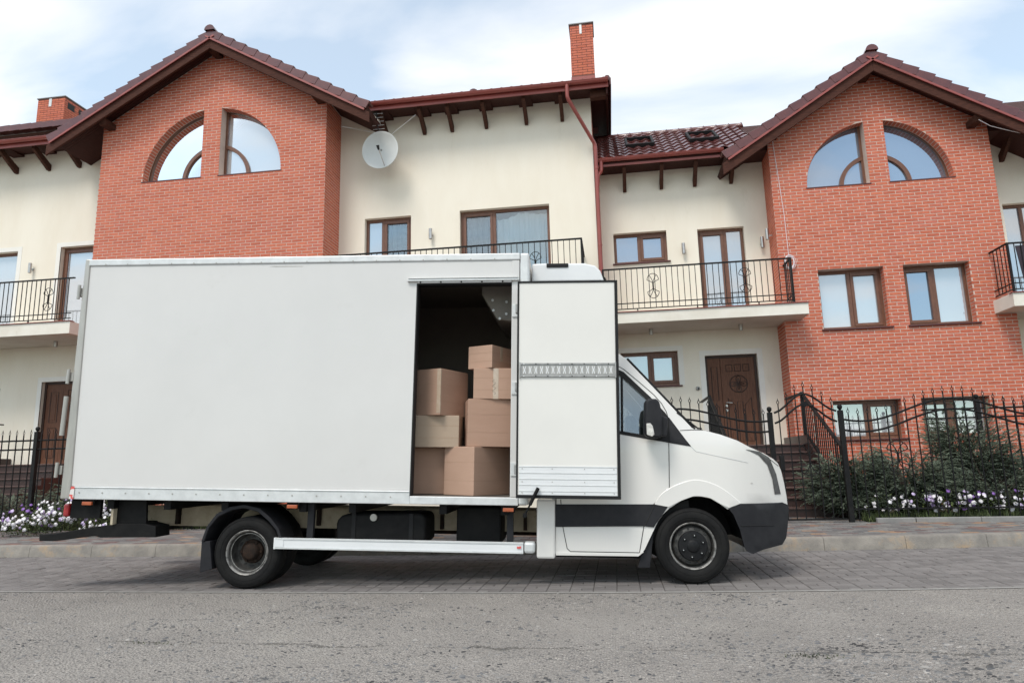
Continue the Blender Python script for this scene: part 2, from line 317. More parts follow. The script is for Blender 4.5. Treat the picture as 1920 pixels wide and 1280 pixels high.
# old concrete carriageway
road = strip('road', 'concrete', lambda x: -14, lambda x: LANE_Y-.05+bend(x), .0); struct(road)
def crack_material(m):
    t = m.node_tree; n = t.nodes; l = t.links; b = n['Principled BSDF']
    base = b.inputs['Base Color'].links[0].from_socket; nrm = b.inputs['Normal'].links[0].from_node
    co = n.new('ShaderNodeTexCoord'); sp = n.new('ShaderNodeSeparateXYZ'); l.new(co.outputs['Object'], sp.inputs[0])
    # wandering joint line across the slab, y = 4.55 + noise(x), broken up along its length
    def mth(op, a, bb):
        q = n.new('ShaderNodeMath'); q.operation = op
        for i, v in enumerate((a, bb)):
            if isinstance(v, (int, float)): q.inputs[i].default_value = v
            elif v is not None: l.new(v, q.inputs[i])
        return q.outputs[0]
    nx = n.new('ShaderNodeTexNoise'); l.new(co.outputs['Object'], nx.inputs['Vector']); nx.inputs['Scale'].default_value = 2.4; nx.inputs['Detail'].default_value = 8; nx.inputs['Roughness'].default_value = .7
    wob = mth('MULTIPLY', mth('SUBTRACT', nx.outputs['Fac'], .5), .42)
    d1 = mth('ABSOLUTE', mth('SUBTRACT', sp.outputs[1], mth('ADD', wob, 4.52)), None)
    brk = n.new('ShaderNodeTexNoise'); l.new(co.outputs['Object'], brk.inputs['Vector']); brk.inputs['Scale'].default_value = .9
    wd = mth('MULTIPLY', mth('MAXIMUM', mth('SUBTRACT', brk.outputs['Fac'], .42), 0), .12)
    c1 = mth('LESS_THAN', d1, wd)
    d2 = mth('ABSOLUTE', mth('SUBTRACT', sp.outputs[1], mth('ADD', mth('MULTIPLY', wob, 1.3), 2.78)), None)
    c2 = mth('LESS_THAN', d2, mth('MULTIPLY', wd, .9))
    c3 = mth('MAXIMUM', c1, c2)
    mx = n.new('ShaderNodeMix'); mx.data_type = 'RGBA'; l.new(mth('MULTIPLY', c3, .75), mx.inputs[0]); l.new(base, mx.inputs[6]); mx.inputs[7].default_value = (.085, .078, .068, 1)
    l.new(mx.outputs[2], b.inputs['Base Color'])
    vo = n.new('ShaderNodeTexVoronoi'); l.new(co.outputs['Object'], vo.inputs['Vector']); vo.inputs['Scale'].default_value = 58; vo.inputs['Randomness'].default_value = 1
    # exposed aggregate: grains of differing grey in a sandy matrix
    hs = n.new('ShaderNodeSeparateColor'); l.new(vo.outputs['Color'], hs.inputs[0])
    gr = n.new('ShaderNodeValToRGB'); l.new(hs.outputs[0], gr.inputs[0]); e = gr.color_ramp.elements; e[0].position = 0; e[0].color = (.085, .084, .087, 1); e[1].position = 1; e[1].color = (.54, .49, .445, 1); q = e.new(.35); q.color = (.29, .27, .252, 1)
    zn = n.new('ShaderNodeTexNoise'); l.new(co.outputs['Object'], zn.inputs['Vector']); zn.inputs['Scale'].default_value = 1.6; zn.inputs['Detail'].default_value = 6
    zr = n.new('ShaderNodeMapRange'); l.new(zn.outputs['Fac'], zr.inputs[0]); zr.inputs[1].default_value = .38; zr.inputs[2].default_value = .66; zr.inputs[3].default_value = .35; zr.inputs[4].default_value = 1.0
    gd = mth('MULTIPLY', mth('LESS_THAN', vo.outputs['Distance'], .42), zr.outputs[0])
    m3 = n.new('ShaderNodeMix'); m3.data_type = 'RGBA'; l.new(gd, m3.inputs[0]); l.new(mx.outputs[2], m3.inputs[6]); l.new(gr.outputs[0], m3.inputs[7]); l.new(m3.outputs[2], b.inputs['Base Color'])
    v2 = n.new('ShaderNodeTexNoise'); l.new(co.outputs['Object'], v2.inputs['Vector']); v2.inputs['Scale'].default_value = 170; v2.inputs['Detail'].default_value = 3
    m4 = n.new('ShaderNodeMix'); m4.data_type = 'RGBA'; m4.blend_type = 'MULTIPLY'; m4.inputs[0].default_value = 1; l.new(m3.outputs[2], m4.inputs[6])
    r4 = n.new('ShaderNodeMapRange'); l.new(v2.outputs['Fac'], r4.inputs[0]); r4.inputs[1].default_value = .3; r4.inputs[2].default_value = .7; r4.inputs[3].default_value = .55; r4.inputs[4].default_value = 1.35; l.new(r4.outputs[0], m4.inputs[7]); l.new(m4.outputs[2], b.inputs['Base Color'])
    h = mth('ADD', nrm.inputs['Height'].links[0].from_socket, mth('MULTIPLY', vo.outputs['Distance'], .9))
    nrm.inputs['Distance'].default_value = .022
    h = mth('SUBTRACT', h, mth('MULTIPLY', c3, 1.2)); l.new(h, nrm.inputs['Height'])
crack_material(M['concrete'])
# aggregate stones worn free of the slab, in drifts
def noise2(x, y):
    return (math.sin(x*1.7+y*.6+1.3)+math.sin(x*.8-y*1.9+.4)+math.sin(x*3.1+y*2.3+2.2)*.6+math.sin(-x*5.3+y*4.1)*.35)/2.9
mb = MB(); cnt = 0
while cnt < 30000:
    y = 2.0+4.35*random.random()**1.35; x = random.uniform(-.95*y-1.2, .70*y+1.0)
    dn = .10+1.25*max(0, noise2(x*1.1, y*1.5))**1.1+(.12 if y < 3 else 0)+.35*max(0, 1-abs(y-4.45)/.3)*.5
    if random.random() > dn: continue
    dd_ = max(0, noise2(x*1.3+2, y*1.8)); r = (.002+(.0085+.006*dd_)*random.random()**2.3)*(1.15 if y < 3.2 else 1); e = random.uniform(1, 2.3); a = random.gauss(.1, .5); ca, sa = math.cos(a), math.sin(a)
    ring = []
    for k in range(6):
        t = k*PI/3+random.uniform(-.25, .25); q = r*random.uniform(.8, 1.15); px, py = q*e*math.cos(t), q*math.sin(t)
        ring.append((x+px*ca-py*sa, y+px*sa+py*ca, -.001))
    hz = r*random.uniform(.25, .65); top = [(x+(p[0]-x)*.62, y+(p[1]-y)*.62, hz) for p in ring]
    mb.add(ring+top, [(6, 7, 8, 9, 10, 11)]+[(i, (i+1) % 6, 6+(i+1) % 6, 6+i) for i in range(6)]); cnt += 1
st = mb.build('aggregate_stones', 'stone', smooth=60); struct(st, 'stuff'); tag(st, 'dark pebbles showing in the worn concrete road surface', 'pebbles')
# tiny weeds and a few leaves on the slab
mb = MB()
for cx, cy, k in ((1.03, 4.42, 70), (.52, 2.95, 40), (-3.2, 4.5, 25)):
    for _ in range(k):
        x, y = random.gauss(cx, .12), random.gauss(cy, .025); a = random.uniform(0, 6.3); h = random.uniform(.006, .02)
        mb.add([(x-.004*math.cos(a), y-.004*math.sin(a), 0), (x+.004*math.cos(a), y+.004*math.sin(a), 0), (x+random.gauss(0, .012), y+random.gauss(0, .012), h)], [(0, 1, 2)])
tag(struct(mb.build('road_weeds', 'grass'), 'stuff'), 'thin dry weeds growing in the cracks of the concrete road', 'weeds')
# parking lane of grey blocks
lane = struct(strip('parking_lane', 'joint', lambda x: LANE_Y+bend(x), lambda x: KERB_Y+.02+bend(x), -.006))
lip = strip('lane_edge', 'concrete_lip', lambda x: LANE_Y-.056+bend(x), lambda x: LANE_Y+.004+bend(x), .004, lane)
def block_mesh(w, d, h, name, m):
    c = .006
    lo = [(-w/2, -d/2), (w/2, -d/2), (w/2, d/2), (-w/2, d/2)]; vs = [(a, b, -.03) for a, b in lo]+[(a, b, h-c*.6) for a, b in lo]+[(a*(1-2*c/w), b*(1-2*c/d), h) for a, b in lo]
    fs = [(8, 9, 10, 11)]+[(i, (i+1) % 4, 4+(i+1) % 4, 4+i) for i in range(4)]+[(4+i, 4+(i+1) % 4, 8+(i+1) % 4, 8+i) for i in range(4)]
    me = bpy.data.meshes.new(name); me.from_pydata(vs, [], fs); me.materials.append(M[m]); return me, vs, fs
def lay(pieces, kinds, name, m, parent, top=300, key=None):
    """pieces = [(x, y, z, kind)]: the `top` nearest become single objects, the rest one joined part"""
    ms = [block_mesh(w, d, 0, name, m) for w, d in kinds]
    key = key or (lambda p: (Vector(p[:3])-CAM).length)
    pieces.sort(key=key)
    for x, y, z, k in pieces[:top]: link(name, ms[k][0], parent, loc=(x, y, z+random.gauss(0, .0012)))
    mb = MB()
    for x, y, z, k in pieces[top:]:
        dz = random.gauss(0, .0012); mb.add([(a+x, b+y, c+z+dz) for a, b, c in ms[k][1]], ms[k][2])
    o = mb.build(name+'s', m, parent); o['kind'] = 'stuff'
P = []; cw, rh = .212, .106
for i in range(-48, 42):
    x = i*cw+.05
    for j in range(25):
        y = LANE_Y+.058+rh*j
        if (j+(i*2) % 3) % 3 == 0:
            for s in (-1, 1): P.append((x+s*cw/4, y+bend(x+s*cw/4), .0, 1))
        else: P.append((x, y+bend(x), .0, 0))
def lane_key(p):
    out = 0 if -6.6 < p[0] < 4.2 else 5
    hid = 2.5 if (-5.4 < p[0] < 1.0 and p[1] > 6.9) else 0
    return (Vector(p[:3])-CAM).length+out+hid
lay(P, [(cw-.007, rh-.007), (cw/2-.007, rh-.007)], 'paving_block', 'grey_paver', lane, key=lane_key)
# kerb of one-metre stones
kerb = struct(strip('kerb', 'joint', lambda x: KERB_Y+.02+bend(x), lambda x: KERB_Y+.14+bend(x), .05))
x = -15.33
while x < 9:
    mb = MB(); h = .155; ks = 4; vs = []
    for i in range(ks+1):
        xx = x+.004+.985*i/ks; yb = KERB_Y+bend(xx)
        vs += [(xx, yb-.008, -.05), (xx, yb+.008, h-.028), (xx, yb+.022, h-.006), (xx, yb+.045, h), (xx, yb+.15, h), (xx, yb+.15, -.05)]
    fs = [(i*6+j, (i+1)*6+j, (i+1)*6+j+1, i*6+j+1) for i in range(ks) for j in range(5)]+[tuple(range(5, -1, -1)), tuple(ks*6+j for j in range(6))]
    mb.add(vs, fs).build('kerb_stone', 'kerb', kerb, smooth=35); x += .99
# pavement of mixed coloured pavers
pav = struct(strip('pavement', 'joint', lambda x: KERB_Y+.15+bend(x), lambda x: 11.9, .135))
P = []
for i in range(-80, 42):
    for j in range(0, 25):
        x = i*.206+(.103 if j % 2 else 0); y = KERB_Y+.205+.106*j+bend(x)
        if y < 11.95: P.append((x, y, .146, 0))
for i in range(-3, 19):
    for j in range(0, 22):
        x = 2.1+i*.206+(.103 if j % 2 else 0)-.5; y = 11.97+.106*j
        if x < 4.15 and y < 13.3: P.append((x, y, .146, 0))
lay(P, [(.2, .1)], 'paving_brick', 'mixed_paver', pav, key=lambda p: (Vector(p[:3])-CAM).length+(0 if (1.6 < p[0] < 6.2 or -10 < p[0] < -5.4) else 6))
garden = struct(MB().add([(-24, 11.85, .125), (24, 11.85, .125), (24, 20, .125), (-24, 20, .125)], [(0, 1, 2, 3)]).build('garden', 'soil'))
edg = struct(MB().box(3.86, 10, 11.33, 11.38, .10, .135).build('bed_edging', 'joint'))
for i in range(7):
    x = 3.84+i*.9+(.0 if i == 0 else -.35); x1 = x+(.54 if i == 0 else .893)
    MB().box(x, x1, 11.30, 11.38, .08, .215).build('edging_stone', 'edging', edg, bevel=.012)
# ================================================================== HOUSES
CH, BL = .075, .2625
def snap(z): return round(z/CH)*CH
def sub(iv, a, b):
    """remove [a,b] (two-edge intervals: each edge = (x at bottom, x at top)) from interval list"""
    out = []
    for l, r in iv:
        if max(b) <= min(l) or min(a) >= max(r): out.append((l, r)); continue
        if min(a) > min(l)+.03: out.append((l, a))
        if max(b) < max(r)-.03: out.append((b, r))
    return out
def bricks(parent, place, iv_fn, z0, z1, top, zmin=0, name='brick', bl=BL, jn=.0145, off=0):
    """running-bond bricks on a wall face. place(u, d, z) -> point (d = outwards)"""
    nat = bl-jn; pcs = []
    for c in range(round(z0/CH), round(z1/CH)):
        a, b = c*CH+jn/2, (c+1)*CH-jn/2; ph = (c % 2)*bl/2+off
        for l, r in iv_fn(a, b):
            u = math.floor((min(l)-ph)/bl)*bl+ph
            while u < max(r):
                x0, x1 = u+jn/2, u+bl-jn/2
                e0 = (max(x0, l[0]), max(x0, l[1])); e1 = (min(x1, r[0]), min(x1, r[1]))
                if min(e1[0]-e0[0], e1[1]-e0[1]) > -.02 and max(e1[0]-e0[0], e1[1]-e0[1]) > .025:
                    q = [(e0[0], a), (max(e1[0], e0[0]+.002), a), (max(e1[1], e0[1]+.002), b), (e0[1], b)]
                    pcs.append((q, abs(e0[0]-x0)+abs(e0[1]-x0)+abs(e1[0]-x1)+abs(e1[1]-x1) < 1e-6))
                u += bl
    def mesh_of(q, ox=0, oz=0):
        d1, i = .005, .0015
        cx = sum(p[0] for p in q)/4; cz = (q[0][1]+q[2][1])/2
        fr = [place(p[0]+(i if p[0] < cx else -i), d1, p[1]+(i if p[1] < cz else -i)) for p in q]
        bk = [place(p[0], .0, p[1]) for p in q]; md = [place(p[0], d1-.0015, p[1]) for p in q]
        return bk+md+fr, [(8, 9, 10, 11)]+[(i, (i+1) % 4, 4+(i+1) % 4, 4+i) for i in range(4)]+[(4+i, 4+(i+1) % 4, 8+(i+1) % 4, 8+i) for i in range(4)]
    rank = sorted(range(len(pcs)), key=lambda i: (Vector(place(pcs[i][0][0][0], 0, pcs[i][0][0][1]))-CAM).length+(0 if pcs[i][0][0][1] > zmin else 100))
    single = set(rank[:top]); full = None; mb = MB()
    for i, (q, fl) in enumerate(pcs):
        if i not in single: mb.add(*mesh_of(q)); continue
        if fl:
            o0 = Vector(place(q[0][0], 0, q[0][1]))
            if full is None:
                vs, fs = mesh_of(q); full = bpy.data.meshes.new('brick'); full.from_pydata([tuple(Vector(p)-o0) for p in vs], [], fs); full.materials.append(M['brick']); full.update()
            link(name, full, parent, loc=o0)
        else: MB().add(*mesh_of(q)).build(name, 'brick', parent)
    if mb.v:
        o = mb.build('bricks', 'brick', parent); o['kind'] = 'stuff'
def window(house, y, x0, x1, z0, z1, splits=(), pane='pane_sky', rec=.13, sill=True, fw=.07, panes=None, opener=()):
    """splits = fractions; the part holds the frame, its children are panes, sashes and the sill"""
    f = MB(); yb = y+rec; d = .07
    f.box(x0, x1, yb, yb+d, z0, z0+fw); f.box(x0, x1, yb, yb+d, z1-fw, z1); f.box(x0, x0+fw, yb+.001, yb+d, z0+fw, z1-fw); f.box(x1-fw, x1, yb+.001, yb+d, z0+fw, z1-fw)
    xs = [x0+fw]+[v for s in splits for v in (x0+(x1-x0)*s-fw*.55, x0+(x1-x0)*s+fw*.55)]+[x1-fw]
    for s in splits: f.box(x0+(x1-x0)*s-fw*.55, x0+(x1-x0)*s+fw*.55, yb-.004, yb+d, z0+fw, z1-fw)
    w = f.build('window', 'frame', house, bevel=.006)
    for i in range(len(xs)//2):
        a, b = xs[2*i], xs[2*i+1]; pz0, pz1 = z0+fw, z1-fw
        if i in opener:
            s = MB(); q = .065
            s.box(a, b, yb-.018, yb+.03, pz0, pz0+q); s.box(a, b, yb-.018, yb+.03, pz1-q, pz1); s.box(a, a+q, yb-.017, yb+.03, pz0+q, pz1-q); s.box(b-q, b, yb-.017, yb+.03, pz0+q, pz1-q)
            s.build('sash', 'frame', w, bevel=.006); a += q; b -= q; pz0 += q; pz1 -= q
        MB().box(a-.004, b+.004, yb+.035, yb+.045, pz0-.004, pz1+.004).build('pane', (panes[i] if panes else pane), w)
    if sill: MB().box(x0-.04, x1+.06, y-.05, yb+.02, z0-.035, z0-.002).build('sill', 'sill', w, bevel=.005)
    return w
def room(w, x0, x1, y, z0, z1, dp=1.2):
    MB().add([(x0, y, z0), (x1, y, z0), (x1, y+dp, z0), (x0, y+dp, z0), (x0, y, z1), (x1, y, z1), (x1, y+dp, z1), (x0, y+dp, z1)], [(0, 1, 2, 3), (4, 5, 6, 7), (1, 2, 6, 5), (2, 3, 7, 6), (3, 0, 4, 7)]).build('room_niche', 'room', w)
def curtain(w, x0, x1, y, z0, z1, m, top=None):
    k = int((x1-x0)/.025); vs = []
    for i in range(k+1):
        x = x0+(x1-x0)*i/k; yy = y+.03*math.sin(x*34)+.018*math.sin(x*83+1); zt = z1-(top(i/k) if top else 0)
        vs += [(x, yy, z0), (x, yy, zt)]
    MB().add(vs, [(2*i, 2*i+2, 2*i+3, 2*i+1) for i in range(k)]).build('curtain', m, w, smooth=80)
def arch_pts(cx, r, z0, xa, xb, n=22, rz=None):
    """half of a round-headed opening between xa (pier side) and xb (springing)"""
    rz = rz or r; s = 1 if xb > xa else -1
    t0 = math.acos(min(1, abs(xa-cx)/r)); pts = [(xa, z0)]
    pts += [(cx+s*r*math.cos(t0*(1-i/n)), z0+rz*math.sin(t0*(1-i/n))) for i in range(n+1)]
    return pts
def arch_window(house, y, cx, r, rz, z0, xa, xb, pane, rec=.22):
    P = arch_pts(cx, r, z0, xa, xb, 24, rz); s = 1 if xb > xa else -1; fw = .055
    cxm, czm = (xa+xb)/2, z0+rz*.4
    Q = arch_pts(cx, r-fw, z0+fw, xa+s*fw, xb-s*fw, 24, rz-fw)
    f = MB(); k = len(P); yb = y+rec
    f.add([(a, yb, b) for a, b in P]+[(a, yb, b) for a, b in Q]+[(a, yb+.07, b) for a, b in Q], [(i, (i+1) % k, k+(i+1) % k, k+i) for i in range(k)]+[(k+i, k+(i+1) % k, 2*k+(i+1) % k, 2*k+i) for i in range(k)])
    w = f.build('arched_window', 'frame', house)
    p, fc = sheet(P); MB().add([(a, yb+.045, b) for a, b in p], fc).build('pane', pane, w)
    # curved glazing bar round the inner quarter
    b = MB(); ri = r*.47; rzi = rz*.47; n = 20; vs = []
    for i in range(n+1):
        t = PI/2*i/n; c, sn = math.cos(t), math.sin(t)
        for rr, zr in ((ri-.045, rzi-.045), (ri+.045, rzi+.045)):
            xx = cx+s*rr*c
            xx = max(xx, xa+.01) if s > 0 else min(xx, xa-.01)
            vs += [(xx, yb-.006, z0+.03+zr*sn), (xx, yb+.05, z0+.03+zr*sn)]
    b.add(vs, [(4*i+a, 4*i+b_, 4*i+4+b_, 4*i+4+a) for i in range(n) for a, b_ in ((0, 2), (0, 1), (2, 3))]).build('glazing_bar', 'frame', w)
    MB().box(min(xa, xb)-.02, max(xa, xb)+.02, y-.015, yb+.02, z0-.025, z0-.002).build('sill', 'sill', w)
    return P
def reveal_bricks(wallpart, y, cx, r, rz, z0, xa, xb, rec):
    s = 1 if xb > xa else -1; t0 = math.acos(min(1, abs(xa-cx)/r)); n = max(4, int(t0*(r+rz)/2/.078)); g = .006
    for i in range(n):
        ta, tb = t0*i/n+g, t0*(i+1)/n-g; pts = []
        for t in (ta, tb):
            for yy in (y+.002, y+rec-.004):
                for q in (0, .008):
                    pts.append((cx+s*(r-q)*math.cos(t), yy, z0+(rz-q)*math.sin(t)))
        MB().add(pts, [(1, 3, 7, 5), (0, 1, 5, 4), (2, 3, 7, 6), (0, 2, 3, 1), (4, 5, 7, 6)]).build('brick', 'brick', wallpart)
def tower(house, y, x0, x1, peak, slope, zlow, arch, rects, depth, top, zmin, wname='brick_wall', rec=.2):
    """brick bay: gable front at y, sides running back `depth`; arch = (cx, r, rz, z0, xl, xr) with a pier xl..xr between halves"""
    cx, r, rz, z0, pl, pr = arch; px, pz = peak
    lim = lambda z: ((px-(pz-z)/slope), (px+(pz-z)/slope))
    holes = [arch_pts(cx, r, z0, pl, cx-r, 24, rz), arch_pts(cx, r, z0, pr, cx+r, 24, rz)]+[rect(*q) for q in rects]
    ztl, ztr = pz-slope*(px-x0), pz-slope*(x1-px)
    mb = MB(); outer = [(x0, zlow), (x1, zlow), (x1, ztr), (px, pz), (x0, ztl)]
    P, F = sheet(outer, holes); mb.add([(a, y, b) for a, b in P], F)
    for h in holes:
        k = len(h); mb.add([(a, y, b) for a, b in h]+[(a, y+.3, b) for a, b in h], [(i, (i+1) % k, k+(i+1) % k, k+i) for i in range(k)])
    for x, zt in ((x0, ztl), (x1, ztr)): mb.add([(x, y, zlow), (x, y+depth, zlow), (x, y+depth, zt), (x, y, zt)], [(0, 1, 2, 3)])
    w = mb.build(wname, 'mortar', house)
    def ax(z):
        h = (z-z0)/rz
        return r*math.sqrt(max(0, 1-h*h)) if 0 <= h <= 1 else (0 if h > 1 else None)
    def front(a, b):
        l = max(x0, lim(a)[0]), max(x0, lim(b)[0]); rr = min(x1, lim(a)[1]), min(x1, lim(b)[1]); m = (a+b)/2
        if l[1] > rr[1]: return []
        iv = [(l, rr)]
        if z0 < m < z0+rz:
            qa, qb = ax(max(a, z0)), ax(b)
            la, lb = min(cx-qa, pl), min(cx-qb, pl); ra, rb = max(cx+qa, pr), max(cx+qb, pr)
            if la < pl-.01: iv = sub(iv, (la, lb), (pl, pl))
            if ra > pr+.01: iv = sub(iv, (pr, pr), (ra, rb))
        for q in rects:
            if q[2] < m < q[3]: iv = sub(iv, (q[0], q[0]), (q[1], q[1]))
        return iv
    bricks(w, lambda u, d, z: (u, y-d, z), front, zlow, pz, top, zmin, off=x0)
    bricks(w, lambda u, d, z: (x1+d, y+u, z), lambda a, b: [((-.005, -.005), (depth, depth))], zlow, ztr, 0)
    bricks(w, lambda u, d, z: (x0-d, y+u, z), lambda a, b: [((-.005, -.005), (depth, depth))], zlow, ztl, 0)
    for q in rects:     # brick-lined jambs of the square windows
        for xj, sg in ((q[0], 1), (q[1], -1)):
            bricks(w, lambda u, d, z, xj=xj, sg=sg: (xj+sg*d, y+u, z), lambda a, b: [((-.005, -.005), (rec-.02, rec-.02))], q[2], q[3], 0)
    reveal_bricks(w, y, cx, r, rz, z0, pl, cx-r, rec); reveal_bricks(w, y, cx, r, rz, z0, pr, cx+r, rec)
    return w
# ---- roof pieces
def wave_tile(w=.245, l=.40, n=10, h=.045, name='roof_tile'):
    """one S-profile tile, local x across, y up the slope, z out of the roof; bottom end thickened"""
    vs = []; k = n+1
    for yy, lift in ((0, .018), (l, -.012)):
        for i in range(k):
            t = i/n; vs.append((t*w, yy, lift+h*(.5+.5*math.sin(2*PI*t-PI/2))**1.0))
    for i in range(k): vs.append((vs[i][0], 0, vs[i][2]-.022))
    fs = [(i, i+1, k+i+1, k+i) for i in range(n)]+[(2*k+i, 2*k+i+1, i+1, i) for i in range(n)]
    me = bpy.data.meshes.new(name); me.from_pydata(vs, [], fs)
    me.polygons.foreach_set('use_smooth', [True]*len(fs)); me.set_sharp_from_angle(angle=math.radians(40)); me.materials.append(M['tile']); return me
TILE = wave_tile()
def tile_field(roof, x0, nx, y0, z0, pitch, rows, skip=None, singles=True):
    p = math.radians(pitch); R = Matrix.Rotation(p, 4, 'X')
    for j in range(rows):
        for i in range(nx):
            x = x0+i*.242; y = y0+j*.345*math.cos(p); z = z0+j*.345*math.sin(p)
            if skip and skip(x, y, z): continue
            o = link('roof_tile', TILE, roof); o.matrix_local = Matrix.Translation((x, y, z)) @ R @ Matrix.Rotation(random.gauss(0, .006), 4, 'Z')
def gable_roof(house, y, px, pz, xl, xr, sl, sr, back, corb, tile=.36):
    """verge at y, ridge runs back. pz is the line of the tile tops at the ridge; sl, sr = slopes left and right"""
    r = MB()
    for xe, s in ((xl, sl), (xr, sr)):
        ze = pz-s*abs(xe-px); nrm = Vector((s if xe > px else -s, 0, 1)).normalized()
        a, b = Vector((px, 0, pz))-nrm*.10, Vector((xe, 0, ze))-nrm*.10; c, d = b-nrm*.10, a-nrm*.10
        r.add([(q.x, y+.06, q.z) for q in (a, b, c, d)]+[(q.x, back, q.z) for q in (a, b, c, d)], [(0, 1, 2, 3), (7, 6, 5, 4), (0, 4, 5, 1), (1, 5, 6, 2), (2, 6, 7, 3)])
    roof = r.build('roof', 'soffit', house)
    for xe, s in ((xl, sl), (xr, sr)):
        sg = 1 if xe > px else -1; d = Vector((sg, 0, -s)).normalized(); nrm = Vector((sg*s, 0, 1)).normalized(); Lg = abs(xe-px)*math.sqrt(1+s*s)
        n = round(Lg/tile); tl = Lg/n
        for i in range(n):      # verge tiles: L-shaped caps, each lapping the next one down
            p0 = Vector((px, y, pz))+d*(i*tl-.03); p1 = Vector((px, y, pz))+d*((i+1)*tl+.012)
            o0, o1 = nrm*-.030, nrm*.022; drop = nrm*-.20
            vs = []
            for p, o in ((p0, o0), (p1, o1)):
                for yy, q in ((0, drop), (0, Vector()), (.26, Vector((0, 0, .0))), (.26, nrm*-.05), (.03, nrm*-.05), (.03, drop)):
                    vs.append(p+o+q+Vector((0, yy-(.010 if p is p1 and yy < .05 else 0), 0)))
            fs = [(k, (k+1) % 6, 6+(k+1) % 6, 6+k) for k in range(6)]+[(5, 4, 3, 2, 1, 0), (6, 7, 8, 9, 10, 11)]
            MB().add(vs, fs).build('verge_tile', 'tile', roof, bevel=.006)
        t = MB(); a = Vector((px, y-.012, pz))-nrm*.205; t.bar(a+nrm*-.02, a+d*Lg-nrm*.02, .03, .045, nrm); t.build('verge_trim', 'metal_red', roof)
        bb = MB(); a = Vector((px, y+.022, pz))-nrm*.325; e = a+d*(Lg-.02)
        vs = []
        for yy in (0, .05):
            for q in (a+nrm*.105, a-nrm*.12, e-nrm*.12, e+nrm*.105): vs.append(q+Vector((0, yy, 0)))
        # plumb cuts at ridge and eave
        for o in (0, 4):
            for k in (0, 1):
                v = vs[o+k]; f = (px-v.x)/d.x; vs[o+k] = v+d*f
            for k in (2, 3):
                v = vs[o+k]; f = (xe-sg*.0-v.x)/d.x; vs[o+k] = v+d*f
        bb.add(vs, [(0, 1, 2, 3), (7, 6, 5, 4), (0, 4, 5, 1), (1, 5, 6, 2), (2, 6, 7, 3), (3, 7, 4, 0)]); bb.build('barge_board', 'wood_x', house, bevel=.006)
        for k in range(7):      # soffit boards between barge board and wall
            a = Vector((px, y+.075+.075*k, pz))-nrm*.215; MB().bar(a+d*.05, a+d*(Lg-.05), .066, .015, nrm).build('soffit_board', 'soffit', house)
    # ridge caps
    for k in range(6):
        yy = y-.05+.36*k; mb = MB(); vs = []; n = 8
        for q, rr in ((yy, .135), (yy+.38, .115)):
            for i in range(n+1):
                t = PI*i/n; vs.append((px+rr*math.cos(t), q, pz-.05+rr*1.0*math.sin(t)))
        mb.add(vs, [(i, i+1, n+2+i, n+1+i) for i in range(n)]+([tuple(range(n+1))] if k == 0 else [])); mb.build('ridge_tile', 'tile', roof, smooth=50)
    for (cx, cz, w) in corb:      # projecting purlin ends with a chamfered nose
        mb = MB(); h = .15; y0 = y+.10; pts = [(y0, cz+h/2), (y0, cz+.02), (y0+.06, cz-h/2), (y0+.7, cz-h/2), (y0+.7, cz+h/2)]
        mb.prism(pts, cx-w/2, cx+w/2, 'yz').build('purlin_end', 'wood', house, bevel=.012)
    return roof
def gutter(house, x0, x1, y, z, r=.065, fascia=.15):
    mb = MB(); n = 8; vs = []
    for x in (x0, x1):
        for i in range(n+1):
            t = PI+PI*i/n; vs.append((x, y+r*math.cos(t), z+r*math.sin(t)))
        for i in range(n, -1, -1):
            t = PI+PI*i/n; vs.append((x, y+(r-.008)*math.cos(t), z+(r-.008)*math.sin(t)))
    k = 2*(n+1); mb.add(vs, [(i, (i+1) % k, k+(i+1) % k, k+i) for i in range(k)])
    for x in (x0, x1): mb.add([(x, y+r*math.cos(PI+PI*i/n), z+r*math.sin(PI+PI*i/n)) for i in range(n+1)], [tuple(range(n+1))])
    mb.tube([(x0, y-r, z+.004), (x1, y-r, z+.004)], .010, 6)
    g = mb.build('gutter', 'metal_red', house, smooth=50)
    f = MB().box(x0, x1, y+r+.004, y+r+.03, z-.065-fascia+.06, z+.05); f.build('fascia', 'metal_red', house)
    return g
def braces(house, xs, yw, ye, z0, z1, w=.085, mat_='wood'):
    for x in xs:
        mb = MB(); mb.prism([(yw+.0, z0), (yw, z0+.17), (ye+.04, z1+.02), (ye+.04, z1-.13), (yw-.07, z0-.0)], x-w/2, x+w/2, 'yz').build('eave_brace', mat_, house, bevel=.006)
        MB().box(x-.17, x+.17, ye+.08, yw-.003, z1-.005, z1+.05).build('eave_plate', 'soffit', house)
def motif(xc, y, z0, z1, w):
    """two facing fans of bent iron with a tie in the middle"""
    zc = (z0+z1)/2; h = (z1-z0)/2; mb = MB(); r = .0075
    for s in (1, -1):
        mb.tube([(xc+w/2*math.cos(t), y, zc+s*h*(.48+.52*math.sin(t))) for t in [PI*i/14 for i in range(15)]], r, 5)
        for sx in (1, -1):
            mb.tube([(xc+sx*w/2*(i/8)**1.6, y, zc+s*h*(.06+.42*(i/8)**.6)) for i in range(9)], r, 5)
            mb.tube([(xc+sx*w*.30*(i/8)**1.5, y, zc+s*h*(.08+.78*(i/8)**.7)) for i in range(9)], r, 5)
    mb.tube([(xc, y, zc-.05), (xc, y, zc+.05)], .016, 8)
    return mb
BAL = {}
def baluster(parent, x, y, z0, z1, r=.007, name='baluster'):
    key = (round(z1-z0, 2), r)
    if key not in BAL:
        mb = MB().box(-r, r, -r, r, 0, key[0]); o = mb.build(name, 'iron', parent, loc=(x, y, z0)); BAL[key] = o.data; return o
    return link(name, BAL[key], parent, loc=(x, y, z0))
